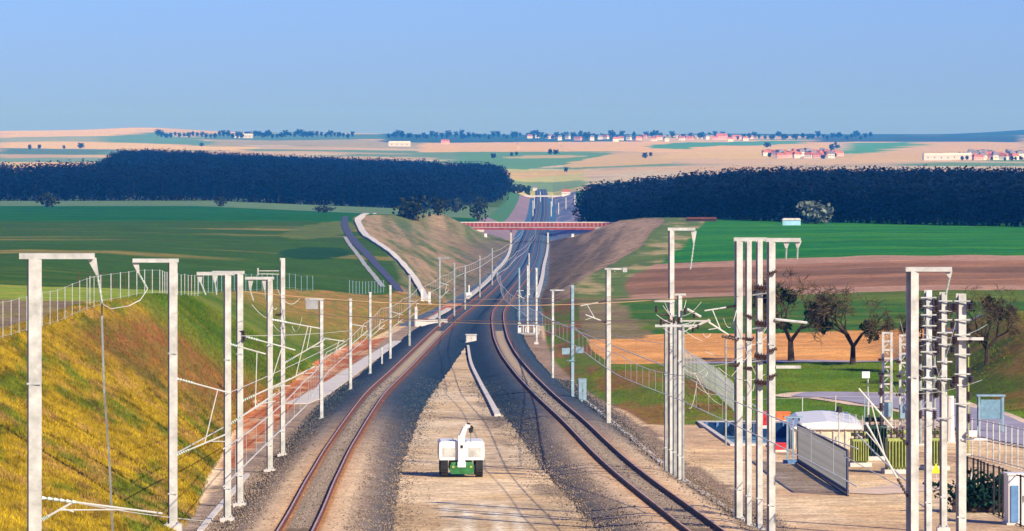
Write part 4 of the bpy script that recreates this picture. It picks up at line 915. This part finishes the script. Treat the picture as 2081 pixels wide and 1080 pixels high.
MB().box((-0.35, -0.56, 1.0), (0.35, 0.06, 1.7)).build('side_panel', M['blue'], lc)
p = G(2013, 880); bc = empty('glass_shelter', p, 0, 'pale blue boxy frame standing by the road behind the railings', 'frame')
for q in (-0.8, 0.8):
    for y_ in (-0.4, 0.4): MB().box((q, y_, 1.2), (0.12, 0.1, 2.6)).build('upright', M['bluesteel'], bc)
MB().box((0, 0, 2.52), (1.9, 1.0, 0.1)).build('top', M['bluesteel'], bc); MB().box((0, -0.3, 1.6), (1.4, 0.05, 1.3)).build('panel', mat('pale_blue_panel', (0.16, 0.28, 0.36), 0.3), bc)
tag(ribbon('concrete_slab', pp([(1728, 1003), (1780, 1000), (1900, 985)]), 2.0, M['verge'], 0.03), kind='structure')

# ------------------------------------------------------------------ foliage helpers
def leaf_cloud(n, cen, rad, size, base, var=0.4, pw=0.4):
    """n small crossed quads spread through an uneven crown; returns V,Q,C"""
    c = rng.normal(size=(n, 3)); c /= np.linalg.norm(c, axis=1)[:, None]; r = rng.random(n)**pw
    ph = rng.random(6)*6.28
    lump = 1+0.22*np.sin(c[:, 0]*4+ph[0])*np.cos(c[:, 2]*5+ph[1])+0.18*np.sin(c[:, 1]*6+ph[2]+c[:, 0]*3)
    p = c*(r*lump)[:, None]*np.array(rad)+np.array(cen)
    u = rng.normal(size=(n, 3)); u /= np.linalg.norm(u, axis=1)[:, None]; w = np.cross(u, rng.normal(size=(n, 3))); w /= np.linalg.norm(w, axis=1)[:, None]
    sz = (size*(0.6+0.8*rng.random(n)))[:, None]
    V = np.stack([p-u*sz-w*sz, p+u*sz-w*sz*0.6, p+u*sz*0.8+w*sz, p-u*sz*0.7+w*sz*0.8], 1).reshape(-1, 3)
    Q = np.arange(4*n).reshape(n, 4)
    k = np.clip(0.75+var*(rng.random(n)-0.5)+0.15*vnoise(p[:, 0]*1.7, p[:, 2]*1.7), 0.3, 1.6)
    C = np.repeat((k[:, None]*np.array(base))[:, None], 4, 1).reshape(-1, 3)
    return V, Q, C
def merge(L):
    V, Q, C = [], [], []; n = 0
    for v, q, c in L: V.append(v); Q.append(q+n); C.append(c); n += len(v)
    return np.concatenate(V), np.concatenate(Q), np.concatenate(C)
# forests: a few tree shapes repeated with numpy into one mass each
def tree_proto(kind):
    h = 1.0; L = []
    base = {0: (0.002, 0.011, 0.033), 1: (0.002, 0.010, 0.030), 2: (0.003, 0.013, 0.034)}[kind]  # near-black blue: shade and blue haze of the far woods put into leaf colour
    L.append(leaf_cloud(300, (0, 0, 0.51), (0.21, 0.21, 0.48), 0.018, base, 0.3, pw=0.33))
    V, Q, C = merge(L)
    t = 0.012; tv = np.array([(-t, -t, 0), (t, -t, 0), (t, t, 0), (-t, t, 0), (-t/2, -t/2, .7), (t/2, -t/2, .7), (t/2, t/2, .7), (-t/2, t/2, .7)], float)
    tq = np.array([(0, 1, 5, 4), (1, 2, 6, 5), (2, 3, 7, 6), (3, 0, 4, 7)])
    return merge([(V, Q, C), (tv, tq, np.full((8, 3), (0.03, 0.025, 0.025)))])
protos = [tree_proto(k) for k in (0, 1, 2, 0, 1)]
def forest(name, poly, n, h, label, kind='stuff', cat='forest', wide=1.0, edge=None, front=None):
    """n trees inside polygon (X,D)"""
    P = np.array(poly); L = []; k = 0
    pts = []
    lo, hi = P.min(0), P.max(0)
    while len(pts) < n:
        q = lo+(hi-lo)*rng.random((4000, 2)); q = q[inpoly(q[:, 0], q[:, 1], poly)]; pts += list(q)
    pts = np.array(pts[:n]); 
    if front is not None: pts = np.concatenate([pts, front])
    H = ter(pts[:, 0], pts[:, 1])
    for i, (a, b) in enumerate(pts):
        V, Q, C = protos[i % 5]; s_ = h*(0.96+0.09*rng.random()+0.12*(float(fbm(a/40+3, b/90+1))-0.5)); w = s_*wide*(0.85+0.4*rng.random()); t = rng.random()*6.28
        if i >= n: s_ *= 0.8
        ct, st_ = math.cos(t), math.sin(t); v = np.empty_like(V)
        v[:, 0] = (V[:, 0]*ct-V[:, 1]*st_)*w+a; v[:, 1] = (V[:, 0]*st_+V[:, 1]*ct)*w+b; v[:, 2] = V[:, 2]*s_+CZ-H[i]-0.3
        L.append((v, Q, C*(0.75+0.5*rng.random())))
    V, Q, C = merge(L); o = np_mesh(name, V, Q, M['foliage'], C)
    return tag(o, label, cat, kind=kind)
def edge_line(pts, n, jit):
    P = np.array(pts, float); t = np.linspace(0, len(P)-1, n); X = np.interp(t, range(len(P)), P[:, 0]); D = np.interp(t, range(len(P)), P[:, 1])
    return np.stack([X+rng.normal(size=n)*jit, D+abs(rng.normal(size=n))*jit*3], 1)
# right wood
rf = [(22.5, 1385), (45, 1400), (75, 1370), (110, 1310), (150, 1235), (190, 1200), (215, 1290), (215, 1800), (33, 1900), (27, 1600)]
rf = [(29, 1780), (56, 1500), (75, 1370), (110, 1310), (150, 1240), (190, 1200), (225, 1290), (225, 1900), (36, 1990), (31, 1880)]
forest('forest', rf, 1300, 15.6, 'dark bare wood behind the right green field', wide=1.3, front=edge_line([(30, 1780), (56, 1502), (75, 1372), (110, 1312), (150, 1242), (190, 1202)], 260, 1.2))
# left wood
lw = [(-270, 2120), (-180, 2130), (-90, 2140), (-40, 2150), (-6, 2500), (-3, 2800), (-16, 3250), (-287, 3250), (-232, 2480), (-300, 2330)]
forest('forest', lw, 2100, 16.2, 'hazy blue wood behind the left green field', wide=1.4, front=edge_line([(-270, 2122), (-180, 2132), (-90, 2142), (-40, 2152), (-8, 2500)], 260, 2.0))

# bush and small broad trees, each a thing: crown + trunk
def bush(px, row, wpx, hpx, label, base=(0.03, 0.045, 0.03), n=260, name='bush', cat='bush', grp=None, X=None, D=None, size=0.06):
    if D is None: X, D, H = hit(px, row)
    else: H = float(ter(X, D)[0])
    pm = F/D; w = wpx/pm/2; h = hpx/pm; r = empty(name, (X, D, CZ-H), 0, label, cat, grp)
    V, Q, C = leaf_cloud(n, (0, 0, h*0.52), (w, w, h*0.5), min(w, h)*size*1.6, base, 0.9)
    np_mesh('crown', V, Q, M['foliage'], C, r)
    mb = MB()
    for k in range(4):
        a = k*1.57+0.4; mb.tube((0, 0, -0.3), (w*0.45*math.cos(a), w*0.45*math.sin(a), h*0.6), w*0.06, w*0.02, 5)
    mb.build('trunk', M['bark'], r); return r
bush(97, 421, 46, 28, 'dark round bush at the left edge of the green field below the blue wood')
bush(448, 420, 26, 22, 'small dark tree alone on the pale strip below the left wood')
bush(660, 432, 48, 14, 'low dark bush at the far edge of the left field, near the cutting')
bush(838, 447, 66, 46, 'large dark tree clump just above the left cutting mound', n=420)
bush(890, 438, 40, 38, 'dark tree left of centre between mound and blue wood', n=300)
bush(972, 450, 40, 50, 'dark tree clump just above the left end of the red overbridge', n=350)
bush(925, 432, 44, 30, 'dark bush right of the tree clumps under the blue wood')
bush(1658, 455, 74, 44, 'pale grey green willow at the foot of the right wood', (0.16, 0.20, 0.17), 420, 'tree', 'tree')
bush(1604, 450, 52, 30, 'smaller pale willow left of the other at the foot of the right wood', (0.13, 0.17, 0.15), 300, 'tree', 'tree')
bush(1352, 442, 10, 22, 'slim bluish young tree on the crest of the right cutting', (0.12, 0.22, 0.18), 120, 'tree', 'tree')
p = G(1608, 458); sh = empty('field_shed', p, 0, 'tiny pale blue shed at the foot of the right wood', 'shed'); MB().box((0, 0, 0.7), (5.2, 3, 1.5)).build('wall', M['water'], sh); MB().prism([(-2.8, 1.45), (2.8, 1.45), (2.4, 2.0), (-2.4, 2.0)], -1.7, 1.7).build('roof', M['concrete'], sh)
p = G(1425, 450); fm = empty('farm_shed', p, 0, 'long low reddish shed at the left foot of the right wood', 'shed'); MB().box((0, 0, 0.3), (9, 4, 0.8)).build('wall', M['bark'], fm); MB().prism([(-4.8, 0.7), (4.8, 0.7), (4.4, 1.2), (-4.4, 1.2)], -2.3, 2.3).build('roof', M['rail'], fm)
# hedge crown behind the black fence
V, Q, C = leaf_cloud(1500, (0, 0, 0.85), (2.6, 0.9, 0.95), 0.09, (0.012, 0.05, 0.035), 0.8); np_mesh('foliage', V, Q, M['foliage'], C, hd); MB().box((0, 0, 0.3), (3.6, 0.3, 0.6)).build('stems', M['bark'], hd)

# bare trees with mistletoe
def bare_tree(px, row, top, wpx, label, seed, balls=4, D=None):
    rnd = random.Random(seed)
    if D is None: X, D, H = hit(px, row)
    else: X = (px-CX)/F*D; H = float(ter(X, D)[0]); row = HY+F*H/D
    pm = F/D; h = (row-top)/pm; w = wpx/pm/2; r = empty('bare_tree', (X, D, CZ-H), 0, label, 'tree', 'bare fruit trees by the lane')
    tr = MB(); tw = MB(); tips = []
    def grow(p, d, L, rad, lev):
        q = p+d*L; (tr if lev < 3 else tw).tube(p, q, rad, rad*0.68, 6 if lev < 3 else 3)
        if lev >= 6: tips.append(q); return
        n = 3 if lev < 4 else 3
        for k in range(n):
            a = rnd.uniform(0, 6.28); sp = rnd.uniform(0.35, 1.0) if lev else rnd.uniform(0.7, 1.1)
            u = d.orthogonal().normalized(); v = d.cross(u); nd = (d+(u*math.cos(a)+v*math.sin(a))*sp+Vector((0, 0, 0.10))).normalized()
            nl = L*rnd.uniform(0.70, 0.94)
            e = q+nd*nl; ex = math.hypot(e.x/w, e.y/w)
            if ex > 1.05 or e.z > h: nl *= 0.55
            grow(q, nd, nl, rad*0.57, lev+1)
    grow(Vector((0, 0, -0.2)), Vector((rnd.uniform(-.06, .06), 0, 1)).normalized(), h*0.19, h*0.032, 0)
    tr.build('trunk', M['bark'], r)
    for q in tips[::3]:
        for k in range(4):
            dd = Vector((rnd.gauss(0, 1), rnd.gauss(0, 1), rnd.gauss(0, 0.8))).normalized(); tw.tube(q, q+dd*h*0.075, h*0.0032, h*0.0016, 3)
    tw.build('crown', M['twig'], r)
    for k in range(balls):
        q = tips[rnd.randrange(len(tips))]; q = Vector((q.x*0.75, q.y*0.7, q.z*0.93)); rr = h*rnd.uniform(0.06, 0.09)
        V, Q, C = leaf_cloud(120, tuple(q), (rr, rr, rr*0.9), rr*0.2, (0.055, 0.075, 0.03), 0.6); np_mesh('mistletoe', V, Q, M['foliage'], C, r)
    return r
bare_tree(1608, 735, 496, 165, 'largest bare tree, dense and dark, directly right of the four tall masts', 3, 7)
bare_tree(1733, 741, 528, 145, 'bare tree with thick forked trunk standing alone on the lane, left of the ladder towers', 5, 6)
bare_tree(2006, 740, 556, 105, 'rounded bare tree right of the rightmost mast, behind the grassy mound', 9, 6)
bare_tree(1888, 742, 562, 96, 'bare tree mostly hidden behind the big cream mast and its dark neighbour', 14, 5)

# ------------------------------------------------------------------ villages and far trees
def house(kind):
    r = empty('house', (0, 0, 0)); w, dpt, hh, rh = [(11, 9, 5, 3.5), (14, 9, 4.5, 3), (9, 8, 6, 4), (30, 14, 5, 2.2)][kind]
    wm = M[['wall', 'pink', 'wall', 'concrete'][kind]]; rm = M[['roof', 'roof', 'roofg', 'wall'][kind]]
    MB().box((0, 0, hh/2-0.5), (w, dpt, hh+1)).build('wall', wm, r)
    MB().prism([(-w/2-0.5, hh), (w/2+0.5, hh), (w/2-0.8, hh+rh), (-w/2+0.8, hh+rh)], -dpt/2-0.5, dpt/2+0.5).build('roof', rm, r)
    mb = MB()
    for q in np.linspace(-w*0.35, w*0.35, 4): mb.box((q, -dpt/2-0.03, hh*0.55), (1.1, 0.06, 1.4))
    mb.build('window', M['glass'], r)
    return r
HP = [house(k) for k in range(4)]; used = [False]*4
def place_house(px, row, k, label, grp, s_=1.0, rz=0.0):
    X, D, H = hit(px, row); o = HP[k] if not used[k] else copy_tree(HP[k]); used[k] = True
    o.location = (X, D, CZ-H); o.rotation_euler = (0, 0, rz); o.scale = (s_, s_, s_); tag(o, label, 'house', grp)
rr = random.Random(4)
gA = 'skyline village houses'; lA = 'tiny far house in the village strung along the skyline right of centre'
for k in range(30): place_house(1080+k*15.5+rr.uniform(-6, 6), 285+rr.uniform(-4, 3), rr.choice([0, 1, 2, 0]), lA, gA, 1.0, rr.uniform(-.6, .6))
gB = 'pink roofed village houses'; lB = 'tiny pink or red roofed house in the village just above the right wood'
for k in range(26): place_house(1560+k*5.6+rr.uniform(-3, 3), 318+rr.uniform(-5, 5), rr.choice([1, 0, 1, 2]), lB, gB, 0.8, rr.uniform(-.6, .6))
gC = 'right edge village houses'; lC = 'tiny pale house in the village above the right wood at the photo edge'
for k in range(24): place_house(1960+k*5.2+rr.uniform(-3, 3), 322+rr.uniform(-5, 4), rr.choice([1, 0, 2, 2]), lC, gC, 0.8, rr.uniform(-.6, .6))
for px, rw, k, la, s_ in [(812, 298, 3, 'pale yellow hall on the crest above the left wood', 1.1), (495, 281, 3, 'long white farm hall on the left skyline', 1.2), (1905, 326, 3, 'left one of two long cream halls above the right wood', 1.0), (1945, 325, 3, 'right one of two long cream halls above the right wood', 1.0), (905, 293, 1, 'small pinkish house where the orange field begins above the left wood', 1.0), (1467, 284, 1, 'larger pink building at the right end of the skyline village', 1.7), (1496, 284, 1, 'second pink building right of the larger one on the skyline', 1.3), (1150, 398, 0, 'pale site hut beside the railway beyond the overbridge', 0.5), (1087, 388, 2, 'bright little site hut at the far end of the railway', 0.35)]:
    place_house(px, rw, k, la, 'lone far buildings', s_)
def far_trees(L, label, grp, hpx):
    pr = None
    for (px, rw) in L:
        X, D, H = hit(px, rw)
        if pr is None:
            pr = empty('far_tree', (0, 0, 0)); V, Q, C = leaf_cloud(90, (0, 0, 0.55), (0.42, 0.42, 0.48), 0.11, (0.03, 0.05, 0.035), 0.7); np_mesh('crown', V, Q, M['foliage'], C, pr)
            MB().tube((0, 0, -0.1), (0, 0, 0.5), 0.05, 0.03, 5).build('trunk', M['bark'], pr); o = pr
        else: o = copy_tree(pr)
        h = rr.uniform(*hpx)*D/F; o.location = (X, D, CZ-H); o.scale = (h*rr.uniform(0.8, 1.7), h, h); o.rotation_euler = (0, 0, rr.uniform(0, 6)); tag(o, label, 'tree', grp)
far_trees([(790+k*9+rr.uniform(-4, 4), 281+rr.uniform(-4, 3)) for k in range(56)]+[(320+k*9, 279+rr.uniform(-3, 3)) for k in range(45)]+[(1300+k*11+rr.uniform(-4, 4), 281+rr.uniform(-3, 4)) for k in range(44)], 'tiny blue tree on the far skyline', 'skyline trees', (7, 13))
far_trees([(1560+rr.uniform(0, 150), 318+rr.uniform(-8, 6)) for k in range(22)]+[(1940+rr.uniform(0, 140), 322+rr.uniform(-8, 6)) for k in range(20)], 'tiny dark tree among the village roofs above the right wood', 'village trees', (6, 10))
far_trees([(1003, 322), (1040, 318), (1050, 316), (1118, 314), (1130, 314), (1150, 350), (1310, 322), (1322, 318), (1560, 300), (60, 304), (80, 303), (130, 303), (165, 302), (410, 298), (210, 334), (200, 338), (1702, 302), (1690, 306), (1698, 296)], 'tiny dark tree or hedge alone among the far fields', 'lone field trees', (7, 13))
far_trees([(995, 385), (1005, 388), (1012, 380), (1022, 386), (1034, 390), (1046, 394), (1008, 372), (1018, 377), (1060, 392), (1072, 396)], 'hazy tree at the tapering right end of the left wood', 'trees at the wood tip', (14, 26))

# ------------------------------------------------------------------ grass on the near slopes
def tufts(name, n, xr, dr, label, pick, size, base, var):
    X = rng.uniform(*xr, n); D = rng.uniform(*dr, n); S, _ = section(D); ok = pick(X, D, S); X = X[ok]; D = D[ok]; n = len(X); Z = CZ-ter(X, D)
    L = []
    B = 4
    X = np.repeat(X, B)+rng.normal(size=n*B)*0.09; D = np.repeat(D, B)+rng.normal(size=n*B)*0.12; Z = np.repeat(Z, B)
    a = rng.random(n*B)*6.28; w = size*0.12*(0.6+rng.random(n*B)); h = size*(0.5+rng.random(n*B)); lx = rng.normal(size=n*B)*0.35*h; ly = rng.normal(size=n*B)*0.35*h
    p = np.stack([X, D, Z-0.03], 1); u = np.stack([np.cos(a)*w, np.sin(a)*w, 0*a], 1); t = p+np.stack([lx, ly, h], 1)
    V = np.stack([p-u, p+u, t], 1).reshape(-1, 3); Q = np.arange(3*n*B).reshape(-1, 3)
    if base is None:
        S, _ = section(D); c = slopecol(X, D, np.clip((X-S[:, 2])/(S[:, 3]-S[:, 2]), 0, 1))*(0.75+0.55*rng.random(n*B))[:, None]
    else:
        c = mix(base[0], base[1], sstep(0.42, 0.62, fbm(X/5+3, D/16+8)))*(0.7+0.6*rng.random(n*B))[:, None]
    return tag(np_mesh(name, V, Q, M['foliage'], np.repeat(c, 3, 0)), label, 'grass', kind='stuff')
tufts('grass', 110000, (-33, -14), (150, 420), 'dry yellow and green grass on the near left slope', lambda X, D, S: (X > S[:, 2]-1.5) & (X < S[:, 3]-0.1) & (X > -0.1175*D), 0.15, None, 0.3)
tufts('grass', 26000, (5, 52), (310, 420), 'green and brown grass on the bank and mound at the right', lambda X, D, S: (X > S[:, 4]+0.3) & (X < 0.1175*D) & (D < 396), 0.13, ((0.20, 0.20, 0.015), (0.09, 0.19, 0.01)), 0.3)
# loose stones on the median and shoulders
n = 90000; X = rng.uniform(-15, 13, n); D = 196+rng.random(n)**1.3*190; oL = X-cl(LTK, D); oR = X-cl(RTK, D)
off = np.minimum(abs(oL), abs(oR)); keepp = rng.random(n) < np.interp(off, [0, 0.6, 1.0, 1.9, 2.6, 4.0, 5.2, 6.5], [0.55, 0.3, 0.04, 0.06, 0.9, 1.0, 0.12, 0.0])
ok = keepp & (abs(off-0.7535) > 0.14); X = X[ok]; D = D[ok]; off = off[ok]; n = len(X)
Z = CZ-formH(D)+np.interp(off, [0, 1.75, 2.6, 3.3, 4.2], [0.45, 0.46, 0.28, 0.14, 0.0])
s_ = 0.022+0.038*rng.random(n); octa = np.array([(1, 0, 0), (0, 1, 0), (-1, 0, 0), (0, -1, 0), (0, 0, 1), (0, 0, -1)], float)
fo = np.array([(0, 1, 4), (1, 2, 4), (2, 3, 4), (3, 0, 4), (1, 0, 5), (2, 1, 5), (3, 2, 5), (0, 3, 5)])
V = (octa[None]*s_[:, None, None]*(0.7+0.6*rng.random((n, 6, 1))))+np.stack([X, D, Z], 1)[:, None]
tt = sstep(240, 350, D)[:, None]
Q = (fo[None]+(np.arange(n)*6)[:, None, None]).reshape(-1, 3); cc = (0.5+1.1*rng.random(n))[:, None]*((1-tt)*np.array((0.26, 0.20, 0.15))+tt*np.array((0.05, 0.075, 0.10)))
tag(np_mesh('loose_stones', V.reshape(-1, 3), Q, M['foliage'], np.repeat(cc, 6, 0)), 'loose grey ballast stones along both tracks', 'stones', kind='stuff')

# ------------------------------------------------------------------ haze
hz = MB(); z0 = CZ-44.6; z1 = CZ+75
hz.box((0, 6980, (z0+z1)/2), (5960, 14160, z1-z0)); hm = bpy.data.materials.new('air'); hm.use_nodes = True; nt = hm.node_tree; nt.nodes.clear()
out = nt.nodes.new('ShaderNodeOutputMaterial'); pv = nt.nodes.new('ShaderNodeVolumePrincipled'); nt.links.new(pv.outputs[0], out.inputs['Volume'])
HAZE_D = 9.0e-5
pv.inputs['Color'].default_value = (0.03, 0.33, 1.0, 1); pv.inputs['Absorption Color'].default_value = (1, 1, 1, 1); pv.inputs['Density'].default_value = HAZE_D; pv.inputs['Anisotropy'].default_value = 0.0
tag(hz.build('haze', hm), kind='stuff')

# ------------------------------------------------------------------ world, sun, camera
EL = math.radians(31); AZ = math.radians(140)      # azimuth clockwise from the view direction
w = bpy.data.worlds.new('World'); sc.world = w; w.use_nodes = True; nt = w.node_tree; bg = nt.nodes['Background']
sk = nt.nodes.new('ShaderNodeTexSky'); sk.sky_type = 'NISHITA'; sk.sun_disc = False; sk.sun_elevation = EL; sk.sun_rotation = AZ; sk.altitude = 200; sk.air_density = 1.0; sk.dust_density = 0.3; sk.ozone_density = 2.0
mx = nt.nodes.new('ShaderNodeMix'); mx.data_type = 'RGBA'; mx.blend_type = 'MULTIPLY'; mx.inputs[0].default_value = 1.0; mx.inputs[7].default_value = (0.272, 0.428, 1.03, 1)
nt.links.new(sk.outputs[0], mx.inputs[6]); nt.links.new(mx.outputs[2], bg.inputs['Color']); bg.inputs['Strength'].default_value = 0.10
sl_ = bpy.data.lights.new('sun', 'SUN'); sl_.energy = 5.0; sl_.angle = math.radians(0.5); sl_.color = (1, 0.86, 0.63); so = bpy.data.objects.new('sun', sl_); col.objects.link(so)
dv = Vector((math.sin(AZ)*math.cos(EL), math.cos(AZ)*math.cos(EL), math.sin(EL))); so.rotation_euler = dv.to_track_quat('Z', 'Y').to_euler()
cam = bpy.data.cameras.new('camera'); co = bpy.data.objects.new('camera', cam); col.objects.link(co); sc.camera = co
co.location = (0, 0, CZ); co.rotation_euler = (math.radians(90), 0, 0); cam.sensor_width = 36; cam.lens = 36*F/2081; cam.shift_x = 0.0; cam.shift_y = -(540-HY)/2081; cam.clip_start = 1; cam.clip_end = 40000
sc.view_settings.view_transform = 'Standard'; sc.view_settings.look = 'None'; sc.view_settings.exposure = 0.55; sc.view_settings.gamma = 1
sc.render.resolution_x = 1024; sc.render.resolution_y = 531
sc.cycles.volume_bounces = 0
